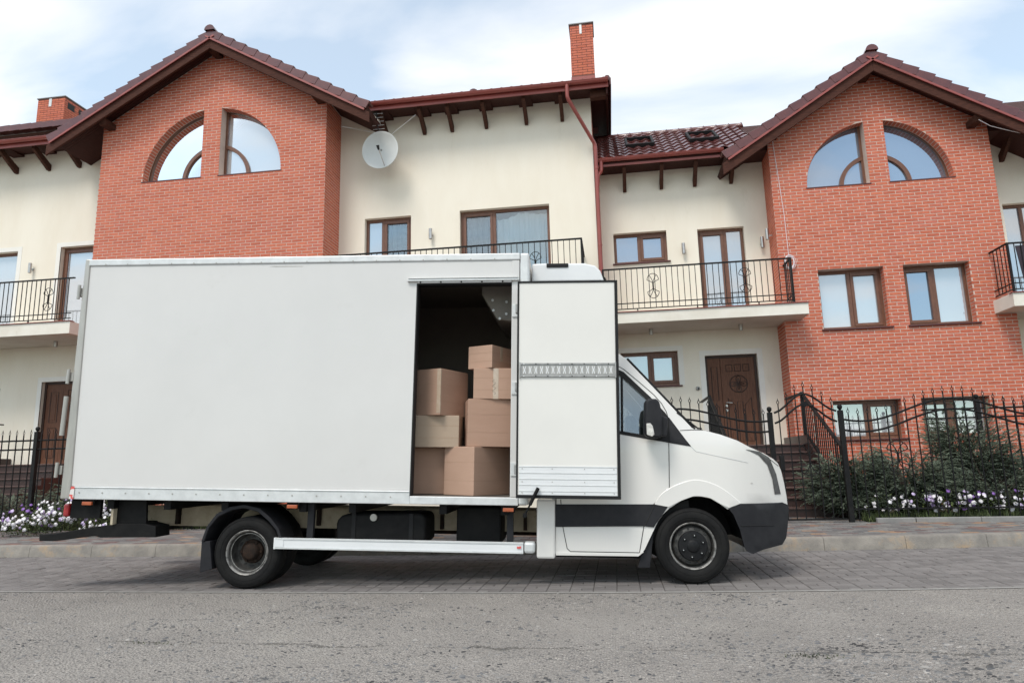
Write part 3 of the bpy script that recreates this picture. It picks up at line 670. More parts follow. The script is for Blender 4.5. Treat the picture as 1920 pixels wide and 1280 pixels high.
def railing(house, x0, x1, y, z0, zt, yback=None, ends=(True, True), sp=.125, motifs=()):
    mb = MB(); hr = .02
    mb.box(x0-.02, x1+.02, y-hr, y+hr, zt-.03, zt); mb.box(x0, x1, y-.010, y+.010, z0+.20, z0+.22); mb.box(x0, x1, y-.010, y+.010, z0+.075, z0+.095)
    posts = [x for x, e in ((x0, ends[0]), (x1, ends[1])) if e]
    for x in posts:
        mb.box(x-.02, x+.02, y-.02, y+.02, z0, zt-.03)
        if yback:
            mb.box(x-hr, x+hr, y+hr, yback, zt-.03, zt-.001); mb.box(x-.01, x+.01, y+.02, yback, z0+.20, z0+.22); mb.box(x-.01, x+.01, y+.02, yback, z0+.075, z0+.095)
    r = mb.build('balcony_railing', 'iron', house)
    n = int((x1-x0)/sp)
    for i in range(1, n): baluster(r, x0+(x1-x0)*i/n, y, z0+.096, zt-.03)
    if yback:
        for x in posts:
            k = int((yback-y)/sp)
            for i in range(1, k): baluster(r, x, y+(yback-y)*i/k, z0+.096, zt-.031)
    for xm in motifs: motif(xm, y-.008, z0+.30, z0+.86, .25).build('scroll', 'iron', r)
    for x in [x0+(x1-x0)*q for q in (.18, .5, .82)]: MB().box(x-.012, x+.012, y-.012, y+.012, z0, z0+.075).build('foot', 'iron', r)
    return r
def balcony(house, x0, x1, y0, y1, z0, z1):
    s = MB().box(x0, x1, y0, y1, z0, z1).build('balcony_slab', 'slab', house, bevel=.008)
    MB().box(x0-.02, x1+.02, y0-.03, y0+.12, z1+.002, z1+.016).build('drip_edge', 'metal_red', s)
    return s
def downpipe(house, pts, r=.045):
    """rounded path"""
    P = [Vector(p) for p in pts]; out = [P[0]]
    for i in range(1, len(P)-1):
        a, b, c = P[i-1], P[i], P[i+1]; d0 = (a-b).normalized(); d1 = (c-b).normalized(); k = .07
        for t in (0, .33, .67, 1): out.append((b+d0*k)*(1-t)**2+b*2*t*(1-t)+(b+d1*k)*t*t)
    out.append(P[-1]); o = MB().tube(out, r, 12).build('downpipe', 'metal_red', house, smooth=50)
    for z in [P[-2].z-.6-k*1.9 for k in range(4)]:
        if z > P[-1].z+.2: MB().lathe([(r+.004, -.02), (r+.008, -.01), (r+.008, .01), (r+.004, .02)], (P[-1].x, P[-1].y, z), 'Z', 12).build('pipe_bracket', 'metal_red', o)
    return o
def wall_lamp(x, y, z, label, h=.26):
    t = thing('wall_lamp', label, 'lamp', (x, y, z), 'steel tube lamps on the house fronts')
    MB().lathe([(.0, -h/2+.01), (.034, -h/2+.01), (.034, -h/2), (.042, -h/2), (.042, h/2), (.034, h/2), (.034, h/2-.01), (0, h/2-.01)], (x, y-.10, z), 'Z', 16, cap=False).build('tube', 'steel', t, smooth=40)
    MB().lathe([(.035, -.02), (.035, 0)], (x+.0, y-.001, z-.02), 'Y', 14).build('wall_plate', 'steel', t, smooth=40); MB().box(x-.012, x+.012, y-.08, y-.015, z-.035, z-.01).build('arm', 'steel', t)
def ceiling_lamp(x, y, z, label):
    t = thing('ceiling_lamp', label, 'lamp', (x, y, z), 'small downlights under the balconies')
    MB().lathe([(.05, -.012), (.05, 0)], (x, y, z-.001), 'Z', 14).build('base', 'steel', t, smooth=40); MB().lathe([(.0, -.13), (.038, -.13), (.045, -.135), (.045, -.012)], (x, y, z), 'Z', 14).build('tube', 'steel', t, smooth=40)
def front_door(house, y, x0, x1, z0, z1, split, rec=.12):
    """two unequal leaves with routed panels and a round flower carving"""
    f = MB(); fw = .06; yb = y+rec
    f.box(x0, x0+fw, yb-.02, yb+.06, z0, z1); f.box(x1-fw, x1, yb-.02, yb+.06, z0, z1); f.box(x0+fw, x1-fw, yb-.019, yb+.06, z1-fw, z1)
    f.box(x0+fw, x1-fw, yb+.052, yb+.06, z0, z1-fw); d = f.build('front_door', 'door_dark', house, bevel=.005)
    xm = x0+(x1-x0)*split; a0, a1, b0, b1 = x0+fw, xm-.004, xm+.004, x1-fw
    MB().box(a0, a1, yb+.005, yb+.05, z0, z1-fw).build('leaf', 'door', d, bevel=.004); MB().box(b0, b1, yb, yb+.05, z0, z1-fw).build('leaf', 'door', d, bevel=.004)
    H = z1-fw-z0
    def panel(xa, xb, za, zb, yy, cut=None):
        k = [(xa, za), (xb, za), (xb, zb), (xa, zb)] if not cut else cut
        m = MB(); m.tube([(p, yy-.002, q) for p, q in k], .010, 5, closed=True); m.build('moulding', 'door_dark', d)
        cx, cz = sum(p for p, q in k)/len(k), sum(q for p, q in k)/len(k)
        ins = [(cx+(p-cx)*(1-.05/abs(p-cx) if abs(p-cx) > .06 else .5), cz+(q-cz)*(1-.05/abs(q-cz) if abs(q-cz) > .06 else .5)) for p, q in k]
        MB().prism(ins, yy-.010, yy+.002).build('raised_panel', 'door', d, bevel=.006)
    w = a1-a0; panel(a0+w*.27, a1-w*.27, z0+H*.52, z0+H*.90, yb+.005); panel(a0+w*.27, a1-w*.27, z0+H*.08, z0+H*.45, yb+.005)
    cx = (b0+b1)/2; W = b1-b0; cz = z0+H*.70; R = W*.26
    for i in range(3): panel(b0+W*(.16+.25*i), b0+W*(.16+.25*i)+W*.18, z0+H*.845, z0+H*.92, yb)
    panel(b0+W*.16, b0+W*.34, z0+H*.08, z0+H*.50, yb, [(b0+W*.16, z0+H*.06), (b0+W*.36, z0+H*.06), (b0+W*.36, z0+H*.46), (b0+W*.16, z0+H*.54)])
    panel(b0+W*.42, b0+W*.58, z0+H*.06, z0+H*.50, yb)
    panel(b0+W*.64, b0+W*.84, z0+H*.08, z0+H*.50, yb, [(b0+W*.64, z0+H*.06), (b0+W*.84, z0+H*.06), (b0+W*.84, z0+H*.54), (b0+W*.64, z0+H*.46)])
    c = MB(); c.tube([(cx+R*math.cos(2*PI*i/40), yb-.004, cz+R*math.sin(2*PI*i/40)) for i in range(40)], .011, 6, closed=True)
    for q in range(4):
        t0 = PI/2*q
        for wd, ln in ((.30, .92), (.14, .62)):
            pts = []
            for i in range(21):
                u = i/20; rr = ln*R*math.sin(PI*min(1, u))**.8 if False else R*ln*math.sin(PI*u)**.55; an = t0+(u-.5)*2*wd*2.2
                pts.append((cx+rr*math.cos(an), yb-.004, cz+rr*math.sin(an)))
            c.tube(pts, .008, 5)
    c.build('flower_carving', 'door_dark', d)
    h = MB(); h.tube([(b0+.07, yb, z0+H*.49), (b0+.07, yb-.06, z0+H*.49), (b0+.085, yb-.065, z0+H*.49), (b0+.2, yb-.06, z0+H*.485)], .011, 8); h.build('handle', 'steel', d, smooth=40)
    for zz in (.455, .405): MB().lathe([(.03, -.008), (.03, .0)], (b0+.07, yb-.001, z0+H*zz), 'Y', 14).build('lock', 'steel', d, smooth=40)
    return d
def trim(house, y, x0, x1, z0, z1, w=.12):
    mb = MB(); mb.box(x0-w, x0, y-.006, y+.02, z0, z1+w); mb.box(x1, x1+w, y-.006, y+.02, z0, z1+w); mb.box(x0, x1, y-.006, y+.02, z1, z1+w); mb.build('plaster_surround', 'trim_white', house)
# ------------------------------------------------------------------ left house
YL, YLW = 14.6, 15.5
LH = thing('terraced_house', 'tall terraced house with wide brick gable bay and satellite dish, behind the truck', 'house', (-8, 15.5, 0))
LW = [(-5.91, -4.72, 4.86, 7.25), (-3.49, -1.30, 4.86, 7.27), (-17.4, -15.66, 5.05, 7.11), (-14.37, -12.75, 4.80, 7.13), (-14.54, -13.05, 1.43, 3.52), (-17.3, -15.75, 2.55, 3.42)]
wall('plaster_wall', 'cream', LH, YLW, [(-19, 0), (-.2, 0), (-.2, 10.3), (-19, 10.3)], [rect(*q) for q in LW])
wp = MB().add([(-.198, YLW+.001, 0), (-.198, 19.4, 0), (-.198, 19.4, 10.5), (-.198, YLW+.001, 9.95)], [(0, 1, 2, 3)]).build('end_wall', 'salmon', LH)
tower(LH, YL, -12.624, -6.587, (-9.48, 11.74), .575, 0, (-9.575, 1.85, 1.81, 8.325, -9.84, -9.36), [], .9, 300, 6.45)
for xa, xb in ((-9.84, -9.575-1.85), (-9.36, -9.575+1.85)): arch_window(LH, YL, -9.575, 1.85, 1.81, 8.325, xa, xb, 'pane_film')
gable_roof(LH, 14.1, -9.48, 12.0, -13.80, -5.32, .565, .58, 19.5, [(-12.38, 9.88, .2), (-9.50, 11.56, .2), (-6.72, 10.02, .2)])
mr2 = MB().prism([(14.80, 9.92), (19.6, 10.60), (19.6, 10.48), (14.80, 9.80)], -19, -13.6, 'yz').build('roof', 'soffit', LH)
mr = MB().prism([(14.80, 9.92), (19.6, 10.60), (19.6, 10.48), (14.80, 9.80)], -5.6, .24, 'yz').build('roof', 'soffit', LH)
tile_field(mr, -5.55, 24, 14.79, 9.94, 8, 3); tile_field(mr2, -19, 19, 14.79, 9.94, 8, 2, skip=lambda x, y, z: x > -14.35)
for i in range(13):     # verge tiles along the right-hand end of the main roof
    p = math.radians(8); a = Vector((.29, 14.80+i*.36*math.cos(p), 9.955+i*.36*math.sin(p))); b = a+Vector((0, .375*math.cos(p), .375*math.sin(p)-.02))
    MB().bar(a+Vector((0, 0, -.07)), b+Vector((0, 0, -.07)), .035, .17).build('verge_tile', 'tile', mr, bevel=.005); MB().tube([a+Vector((-.07, 0, .02)), b+Vector((-.07, 0, .012))], .07, 8).build('verge_tile', 'tile', mr, smooth=50)
MB().bar((.20, 14.86, 9.72), (.20, 19.4, 9.72+4.54*math.tan(math.radians(8))), .04, .20).build('barge_board', 'soffit', LH)
MB().box(-.20, .18, 14.98, 15.16, 9.62, 9.80).build('purlin_end', 'wood', LH, bevel=.01)
MB().lathe([(.06, 0), (.06, .10), (.10, .12), (.10, .15), (.05, .19)], (-3.02, 15.1, 10.02), 'Z', 12).build('roof_vent', 'tile', mr, smooth=40)
gutter(LH, -5.60, .24, 14.72, 9.90); gutter(LH, -19, -14.25, 14.72, 9.90)
braces(LH, (-5.35, -4.36, -3.65, -2.78, -1.78, -.90, -14.02, -14.95, -15.95, -16.9), YLW, 14.86, 9.34, 9.83)
downpipe(LH, [(-.72, 14.72, 9.86), (-.72, 14.72, 9.52), (-.135, 15.41, 8.62), (-.135, 15.41, .2)])
w = window(LH, YLW, *LW[0], (.37,), 'pane_sky', sill=False, panes=['pane_sky', 'pane_clear'], opener=(1,)); room(w, -5.45, -4.75, YLW+.22, 4.9, 7.2); curtain(w, -5.40, -4.78, YLW+.26, 4.9, 7.15, 'curtain_grey')
w = window(LH, YLW, *LW[1], (.38,), 'pane_clear', sill=False, opener=(0,)); room(w, -3.45, -1.33, YLW+.24, 4.9, 7.25); curtain(w, -3.4, -2.68, YLW+.275, 4.9, 7.2, 'curtain_grey'); curtain(w, -2.6, -1.36, YLW+.275, 4.9, 7.16, 'curtain', lambda t: .10*max(0, .4-t)/.4+.03*math.sin(t*9))
window(LH, YLW, *LW[2], (.45,), 'pane_film', sill=False); window(LH, YLW, *LW[3], (.66,), 'pane_film', sill=False, opener=(0,)); window(LH, YLW, *LW[5], (.5,), 'pane_film')
front_door(LH, YLW, *LW[4], .36)
for q in (LW[3], LW[2], LW[4]): trim(LH, YLW, *q)
balcony(LH, -6.58, -.44, 14.1, YLW-.002, 4.50, 4.80); railing(LH, -6.5, -.52, 14.15, 4.80, 5.905, YLW-.02, (False, True), motifs=(-1.52, -4.1))
balcony(LH, -19, -12.64, 14.1, YLW-.002, 4.44, 4.735); railing(LH, -19, -12.68, 14.15, 4.735, 5.825, None, (False, False), motifs=(-13.33, -16.2))
def chimney(house, x0, x1, y0, y1, z0, z1, vents=False):
    c = MB().box(x0, x1, y0, y1, z0, z1).build('chimney', 'chimney_mortar', house)
    F = lambda a, b: [((x0, x0), (x1, x1))]
    bricks(c, lambda u, d, z: (u, y0-d, z), F, z0+.14, z1-.02, 400, bl=.26); bricks(c, lambda u, d, z: (x1+d, u, z), lambda a, b: [((y0-.009, y0-.009), (y1, y1))] if not (vents and z1-.36 < a < z1-.14) else [((y0-.009,)*2, (y0+.12,)*2), ((y0+.42,)*2, (y0+.60,)*2), ((y0+.85,)*2, (y1,)*2)], z0+.14, z1-.02, 400, bl=.26)
    MB().box(x0-.03, x1+.03, y0-.03, y1+.03, z1, z1+.03).build('cap', 'edging', c); MB().box(x0-.012, x1+.012, y0-.016, y1+.012, z0, z0+.13).build('flashing', 'metal_red', c)
    MB().box(x0+(x1-x0)*.42, x0+(x1-x0)*.52, y0-.016, y0-.002, z1-.30, z1-.02).build('vent_slot', 'alu', c)
    if vents:
        for a in (.13, .61): MB().box(x1+.001, x1+.006, y0+a, y0+a+.24 if a > .5 else y0+a+.28, z1-.35, z1-.14).build('vent_opening', 'seam', c)
chimney(LH, -.70, -.07, 17.3, 17.95, 11.45, 13.17); MB().box(-.72, -.05, 17.28, 17.97, 10.2, 11.46).build('chimney_base', 'metal_red', LH); chimney(LH, -18.45, -17.45, 18.4, 19.6, 12.45, 13.47, True)
# back roof edge seen over the left eave
br = MB().box(-26, -15.6, 17.6, 17.68, 11.55, 11.80).build('rear_roof', 'wood_x', LH)
for i in range(28): MB().bar((-26+i*.38, 17.55, 11.93), (-26+i*.38+.39, 17.55, 11.945), .3, .20).build('verge_tile', 'tile', br, bevel=.008)
# ------------------------------------------------------------------ right house
YR, YRW = 15.6, 16.3
RH = thing('terraced_house', 'terraced house with narrower brick gable bay and carved front door, right of the truck', 'house', (4, 16.3, 0))
RW = [(.19, 1.47, 5.90, 6.67), (2.20, 3.285, 4.42, 6.635), (.22, 1.545, 2.88, 3.69), (2.155, 3.33, 1.43, 3.54), (8.98, 10.4, 4.45, 6.72)]
wall('plaster_wall', 'cream', RH, YRW, [(-.19, 0), (13, 0), (13, 8.7), (-.19, 8.7)], [rect(*q) for q in RW])
TW = [(4.645, 6.02, 3.90, 5.25), (6.42, 7.765, 3.90, 5.25), (4.66, 6.05, 1.50, 2.325), (6.44, 7.78, 1.50, 2.325)]
tower(RH, YR, 3.845, 8.54, (6.146, 9.93), .632, 0, (6.17, 1.56, 1.50, 7.2, 5.97, 6.395), TW, .72, 300, 2.3)
for xa, xb in ((5.97, 6.17-1.56), (6.395, 6.17+1.56)): arch_window(RH, YR, 6.17, 1.56, 1.50, 7.2, xa, xb, 'pane_blue')
gable_roof(RH, 15.1, 6.146, 10.19, 2.72, 10.2, .635, .635, 20, [(3.96, 8.50, .17), (6.06, 9.72, .17), (8.20, 8.36, .17)])
window(RH, YR, *TW[0], (.50,), 'pane_film', rec=.2, opener=(1,)); window(RH, YR, *TW[1], (.50,), 'pane_film', rec=.2, panes=['pane_blue', 'pane_film'], opener=(0,))
window(RH, YR, *TW[2], (.52,), 'pane_film', rec=.2, opener=(1,)); window(RH, YR, *TW[3], (.50,), 'pane_film', rec=.2, opener=(0,))
PR = 36; pr_ = math.radians(PR); ex, ez = 15.66, 8.34
_q = [(ex, ez), (ex+2.8*math.cos(pr_), ez+2.8*math.sin(pr_)), (20, ez+1.5), (20, ez-.1), (ex, ez-.12)]
rr = MB().prism(_q, -.19, 5.0, 'yz').build('roof', 'soffit', RH); rr2 = MB().prism(_q, 8.2, 13, 'yz').build('roof', 'soffit', RH)
tile_field(rr, -.17, 16, ex-.02, ez+.02, PR, 8); tile_field(rr2, 9.0, 16, ex-.02, ez+.02, PR, 2)
for i in range(12): MB().tube([(-.17+i*.33, ex+2.8*math.cos(pr_), ez+2.8*math.sin(pr_)+.02), (-.17+i*.33+.31, ex+2.8*math.cos(pr_), ez+2.8*math.sin(pr_)+.02), (-.17+i*.33+.34, ex+2.8*math.cos(pr_), ez+2.8*math.sin(pr_)+.03)], [.085, .085, .10], 10).build('ridge_tile', 'tile', rr, smooth=50)
for xs in (.62, 2.2):   # roof windows
    R4 = Matrix.Translation((xs, ex+1.0*math.cos(pr_), ez+1.0*math.sin(pr_))) @ Matrix.Rotation(pr_, 4, 'X'); T = lambda x, y, z: tuple(R4 @ Vector((x, y, z)))
    s = MB().box(0, .72, 0, .06, .03, .13).box(0, .72, .94, 1.0, .03, .13).box(0, .06, .06, .94, .03, .13).box(.66, .72, .06, .94, .03, .13).build('roof_window', 'seal', rr, xf=T, bevel=.01)
gutter(RH, -.17, 2.84, 15.60, 8.32); gutter(RH, 9.6, 13, 15.60, 8.32)
braces(RH, (.53, 1.42, 2.22, 3.08, 9.1, 10), YRW, 15.72, 7.72, 8.24)
downpipe(RH, [(-.02, 15.60, 8.28), (-.02, 15.60, 8.02), (-.11, 15.44, 7.86), (-.12, 15.43, 7.6)])
window(RH, YRW, *RW[0], (.48,), 'pane_blue', opener=(1,)); window(RH, YRW, *RW[1], (.60,), 'pane_sky', sill=False, opener=(0,)); window(RH, YRW, *RW[2], (.5,), 'pane_film', opener=(1,)); window(RH, YRW, *RW[4], (.3,), 'pane_sky', sill=False)
front_door(RH, YRW, *RW[3], .30)
trim(RH, YRW, *RW[3]); trim(RH, YRW, *RW[2])
balcony(RH, -.15, 4.20, 14.95, YRW-.002, 4.14, 4.385); railing(RH, -.10, 3.93, 15.0, 4.385, 5.41, YRW-.5, (True, True), motifs=(.99, 2.96))
balcony(RH, 8.12, 13, 14.85, YRW-.002, 4.05, 4.33); railing(RH, 8.18, 13, 14.90, 4.33, 5.40, 15.58, (True, False))
MB().prism([(8.34, 5.33), (8.42, 4.46), (9.8, 4.42), (9.8, 5.33)], 14.915, 14.93).build('balcony_screen', 'fabric_dark', RH)
# small fittings on the fronts
wall_lamp(-4.20, YLW, 6.70, 'steel tube lamp between the two upper windows beside the satellite dish wall')
wall_lamp(-15.15, YLW, 6.58, 'steel tube lamp on the cream wall at the far left balcony')
wall_lamp(1.84, YRW, 6.15, 'steel tube lamp between the small window and the balcony door')
wall_lamp(3.66, YRW, 6.17, 'steel tube lamp right of the balcony door, on the cream wall')
t = thing('wall_lamp', 'steel tube lamp on the side of the right brick bay', 'lamp', (3.83, 15.9, 6.25), 'steel tube lamps on the house fronts')
MB().lathe([(0, -.12), (.042, -.13), (.042, .13), (0, .12)], (3.72, 15.92, 6.27), 'Z', 16, cap=False).build('tube', 'steel', t, smooth=40); MB().box(3.74, 3.833, 15.91, 15.935, 6.22, 6.245).build('arm', 'steel', t)
ceiling_lamp(.93, 15.75, 4.14, 'small downlight under the right balcony, above the low window'); ceiling_lamp(2.92, 15.75, 4.14, 'small downlight under the right balcony, above the front door'); ceiling_lamp(-13.7, 14.9, 4.44, 'small downlight under the far left balcony')
t = thing('door_camera', 'small round grey door camera on the plaster left of the carved front door', 'camera', (1.95, YRW, 2.78))
MB().lathe([(.05, 0), (.05, -.02), (.03, -.045)], (1.95, YRW, 2.78), 'Y', 16).build('housing', 'track', t, smooth=40); MB().lathe([(.022, -.052), (.018, -.044)], (1.955, YRW, 2.775), 'Y', 12).build('lens', 'seam', t)
# satellite dish with feed arm
D = thing('satellite_dish', 'pale grey round satellite dish under the left house eave', 'satellite dish', (-5.3, 15.45, 8.8))
dn = Vector((-.05, -1, -.10)).normalized(); DQ = Matrix.Translation((-5.33, 14.92, 8.765)) @ dn.to_track_quat('Z', 'Y').to_matrix().to_4x4(); DT = lambda x, y, z: tuple(DQ @ Vector((x, y, z)))
pf = [(.001+.455*i/12, .10*(i/12)**2-.10) for i in range(13)]; MB().lathe(pf+[(.465, .0), (.465, -.015), (.45, -.02)]+[(a, b-.012) for a, b in reversed(pf[:-1])], (0, 0, 0), 'Z', 40, cap=False).build('reflector', 'dish', D, smooth=60, xf=DT)
MB().tube([(.10, .40, -.01), (.12, .12, .40)], .009, 6).build('feed_arm', 'steel', D, xf=lambda x, y, z: DT(x, -y, z)); MB().tube([(.115, -.15, .37), (.11, -.05, .42)], [.022, .04], 10).build('feed_horn', 'seam', D, xf=DT)
MB().tube([(-5.33, 15.0, 8.8), (-5.33, 15.3, 8.75), (-5.33, 15.5, 8.75)], .022, 8).build('wall_bracket', 'steel', D)
A = thing('tv_antenna', 'thin comb-shaped aerial with long whiskers above the satellite dish', 'antenna', (-5.3, 15.5, 9.4))
MB().tube([(-5.40, 15.1, 9.02), (-5.42, 14.85, 9.75)], .012, 6).build('boom', 'seam', A)
for i in range(8):
    q = i/8; MB().tube([(-5.40-.02*q-.14, 15.1-.25*q, 9.10+.68*q), (-5.40-.02*q+.16, 15.1-.25*q, 9.10+.68*q)], .006, 5).build('element', 'alu', A)
MB().tube([(-5.45, 15.05, 9.28), (-6.3, 14.8, 9.42)], .006, 5).build('whisker', 'alu', A); MB().tube([(-5.15, 15.0, 9.12), (-4.40, 14.8, 9.52)], .006, 5).build('whisker', 'alu', A)
cc = MB()
for k in range(7):
    rx, rz = .10+random.uniform(-.02, .02), .15+random.uniform(-.03, .03); o = random.uniform(-.02, .02); cc.tube([(4.06+o+rx*math.cos(2*PI*i/24), 15.55-.006*k, 5.46+rz*math.sin(2*PI*i/24)) for i in range(24)], .005, 5, closed=True)
cc.tube([(4.06, 15.58, 5.6), (4.05, 15.585, 6.6), (4.00, 15.585, 7.6), (3.95, 15.58, 8.42)], .006, 5); tag(cc.build('cable_coil', 'petal_white'), 'coiled white cable hanging on the right brick bay above the railing end', 'cable')
tag(MB().tube([(8.18, 15.2, 8.3)]+[(8.2+2.2*i/10, 15.25, 8.25-.55*math.sin(PI*.55*i/10)) for i in range(1, 11)], .008, 5).build('hanging_cable', 'petal_white'), 'white cable sagging from the purlin end at the right edge', 'cable')
# ================================================================== STEPS, FENCES
def steps(x0, x1, yb, ztop, n, ywall, label, rail_side):
    s = thing('front_steps', label, 'steps', ((x0+x1)/2, yb-n*.29, .13)); rise = (ztop-.146)/n
    for i in range(n):
        y = yb-(n-1-i)*.29; z = .146+rise*(i+1); ye = y+.31 if i < n-1 else ywall-.003
        st = MB().box(x0, x1, y+.02, ye, .10, z-.032).build('step', 'granite', s); MB().box(x0-.0, x1+.0, y-.012, ye+(.0 if i == n-1 else -.02), z-.031, z).build('tread', 'granite_edge', st, bevel=.006)
    yf = yb-(n-1)*.29
    for x in rail_side:
        c = MB(); c.prism([(yf-.12, .1), (yf-.12, .40), (yb+.02, ztop+.17), (ywall-.003, ztop+.17), (ywall-.003, .1)], x-.05, x+.05, 'yz'); c.build('cheek_wall', 'granite', s, bevel=.008)
        r = MB(); a, b = Vector((x, yf-.05, 1.30)), Vector((x, yb+.1, ztop+1.02))
        r.bar(a, b, .055, .035); r.bar(a-Vector((0, 0, .83)), b-Vector((0, 0, .78)), .03, .03); r.box(x-.03, x+.03, yf-.08, yf-.02, .35, 1.33); r.box(x-.03, x+.03, yb+.07, yb+.13, ztop+.1, ztop+1.04); r.box(x-.03, x+.03, yb+.13, ywall-.3, ztop+1.0, ztop+1.03)
        hr = r.build('handrail', 'iron', s)
        for i in range(1, 18):
            t = i/18; p = a.lerp(b, t); baluster(hr, x, p.y, round(p.z-.82, 3), round(p.z-.82, 3)+.80, .009)
    return s
steps(2.02, 3.74, 14.55, 1.42, 8, 16.3, 'dark brown granite steps up to the carved front door', (1.97, 3.80))
steps(-15.2, -12.75, 14.4, 1.42, 8, 15.5, 'dark brown granite steps behind the left fence', (-15.25,))
SPEAR = None
def picket(parent, x, y, z0, zt):
    """square bar with a collar and a pierced spear head"""
    r = .0075; mb = MB().box(x-r, x+r, y-r, y+r, z0, zt-.115)
    mb.lathe([(.005, zt-.118), (.014, zt-.11), (.006, zt-.10)], (x, y, 0), 'Z', 6)
    for s in (-1, 1): mb.tube([(x, y, zt-.10), (x+s*.017, y, zt-.078), (x+s*.017, y, zt-.062), (x, y, zt-.036)], .0055, 4)
    mb.lathe([(.009, zt-.042), (.006, zt-.025), (.001, zt)], (x, y, 0), 'Z', 6)
    return mb.build('picket', 'iron', parent)
def fence(name, label, cat, x0, x1, y, zf, zb, posts, sp=.14, motifs=(), knots=(), pst=1.9, zend=None):
    f = thing(name, label, cat, ((x0+x1)/2, y, .15))
    n = max(8, int((x1-x0)/.08))
    for off in (0, -.165):
        MB().tube([(x0+(x1-x0)*i/n, y, zf(x0+(x1-x0)*i/n)+off) for i in range(n+1)], .016, 8).build('rail', 'iron', f, smooth=50)
    MB().box(x0, x1, y-.015, y+.015, zb-.012, zb+.012).build('rail', 'iron', f)
    k = max(1, round((x1-x0)/sp))
    for i in range(k):
        x = x0+(x1-x0)*(i+.5)/k; picket(f, x, y-.018, zend if zend else .16, zf(x)+.21)
    for x in knots: MB().lathe([(.008, -.02), (.018, 0), (.008, .02)], (x, y-.018, 1.0), 'Z', 8).build('collar', 'iron', f)
    for x in motifs: motif(x, y-.02, .86, 1.36, .30).build('scroll', 'iron', f)
    for x in posts:
        p = MB().box(x-.036, x+.036, y-.036, y+.036, .12, pst-.04); p.lathe([(.03, pst-.04), (.015, pst-.03), (.034, pst-.01), (.040, pst+.02), (.03, pst+.045), (.002, pst+.058)], (x, y, 0), 'Z', 14); p.build('post', 'iron', f, smooth=40)
    return f
FY = 11.48
wav = lambda x: 1.835-.155*math.cos(2*PI*(x-3.85)/2.6)
fence('fence', 'black iron fence with wavy rails and spear heads in front of the junipers', 'fence', 3.57, 8.8, FY, wav, .34, (6.42,), motifs=(4.30, 6.9), knots=(3.92, 4.2))
fence('fence', 'black iron fence with wavy rails between the van bonnet and the gate', 'fence', -.55, 2.43, FY, lambda x: 1.845-.125*math.cos(2*PI*(x-2.3)/2.6), .34, (-.6,), motifs=(.4,))
g = fence('gate', 'black iron garden gate with arched top in front of the granite steps', 'gate', 2.53, 3.47, FY, lambda x: 1.995-.145*math.cos(2*PI*(x-2.50)/1.0), .19, (2.46, 3.53), motifs=(3.0,), zend=.19)
MB().lathe([(.0, -.022), (.05, -.02), (.055, 0), (.05, .02), (0, .022)], (3.0, FY, 1.985), 'Y', 16, cap=False).build('rosette', 'iron', g, smooth=40, xf=lambda x, y, z: (3.0+(x-3.0)*1.1, y, 1.975+(z-1.985)*.8)); MB().box(2.55, 2.62, FY-.03, FY+.03, .95, 1.18).build('latch', 'iron', g, bevel=.006)
fence('fence', 'black iron fence with straight rails behind the white petunias at far left', 'fence', -17, -10.80, FY, lambda x: 1.80, .34, (-10.76, -13.4, -16), sp=.15, pst=2.0)
fence('fence', 'black iron fence with straight rails seen just left of the truck tail', 'fence', -10.72, -6.5, FY, lambda x: 1.80, .34, (-8.6,), sp=.15, pst=2.0)
fence('fence', 'black iron fence running level behind the tall juniper', 'fence', 5.6, 9.5, 13.6, lambda x: 1.95, .5, (6.55,), sp=.16, pst=2.15)
# ================================================================== PLANTS
def spray(mb, p, d, ln, n, w):
    """one feathery juniper spray: fine blades along a slightly drooping stem"""
    side = d.cross(Vector((0, 0, 1)))
    if side.length < .1: side = Vector((1, 0, 0))
    side.normalize(); up = side.cross(d).normalized(); pos = p.copy(); dd = d.copy()
    for i in range(n):
        t = i/n; pos = pos+dd*(ln/n); dd = (dd+Vector((0, 0, -.035))).normalized()
        for s in (-1, 1):
            a = (dd*random.uniform(.8, 1.3)+side*s*random.uniform(.3, .9)+up*random.uniform(-.35, .5)).normalized()
            l = w*(1.2-.75*t)*random.uniform(.7, 1.3); b = a.cross(up if random.random() < .6 else side).normalized()*.0085
            mb.add([pos-b, pos+b, pos+a*l], [(0, 1, 2)])
def juniper(name, label, base, rx, ry, h, n, lean=(0, 0), seed=1, group='junipers in the front garden', up=.6):
    """arching branches in loose tiers, each carrying flat, outward-swept sprays"""
    random.seed(seed); base = Vector(base); t = thing(name, label, 'shrub', tuple(base), group); st = MB(); lf = MB()
    tiers = [(random.uniform(0, 2*PI), random.uniform(.15, 1)) for _ in range(20)]
    for i in range(int(n*1.6)):
        an0, el0 = random.choice(tiers); an = an0+random.gauss(0, .42); el = min(1.05, max(.05, el0+random.gauss(0, .10)))
        od = Vector((math.cos(an), math.sin(an), 0)); out = Vector((od.x*rx, od.y*ry, 0))
        tip = base+out*(1-el*up)*random.uniform(.55, 1.08)+Vector((lean[0]*el, lean[1]*el, h*(.16+.84*el)*random.uniform(.88, 1.05)))
        root = base+Vector((random.gauss(0, rx*.12), random.gauss(0, ry*.12), .02)); mid = root.lerp(tip, .45)+Vector((0, 0, .10*h))
        st.tube([root, mid, tip], [.012, .008, .003], 4, caps=False)
        for k in range(13):
            f = .22+.78*k/12; p = (root*(1-f)**2+mid*2*f*(1-f)+tip*f*f)
            d = (od*1.0+(tip-mid).normalized()*.55+Vector((random.gauss(0, .5), random.gauss(0, .5), random.gauss(.12, .30)))).normalized()
            spray(lf, p, d, random.uniform(.14, .30), 13, random.uniform(.035, .065))
    st.build('branches', 'twig', t); o = lf.build('foliage', 'juniper', t); o['kind'] = 'stuff'
    return t
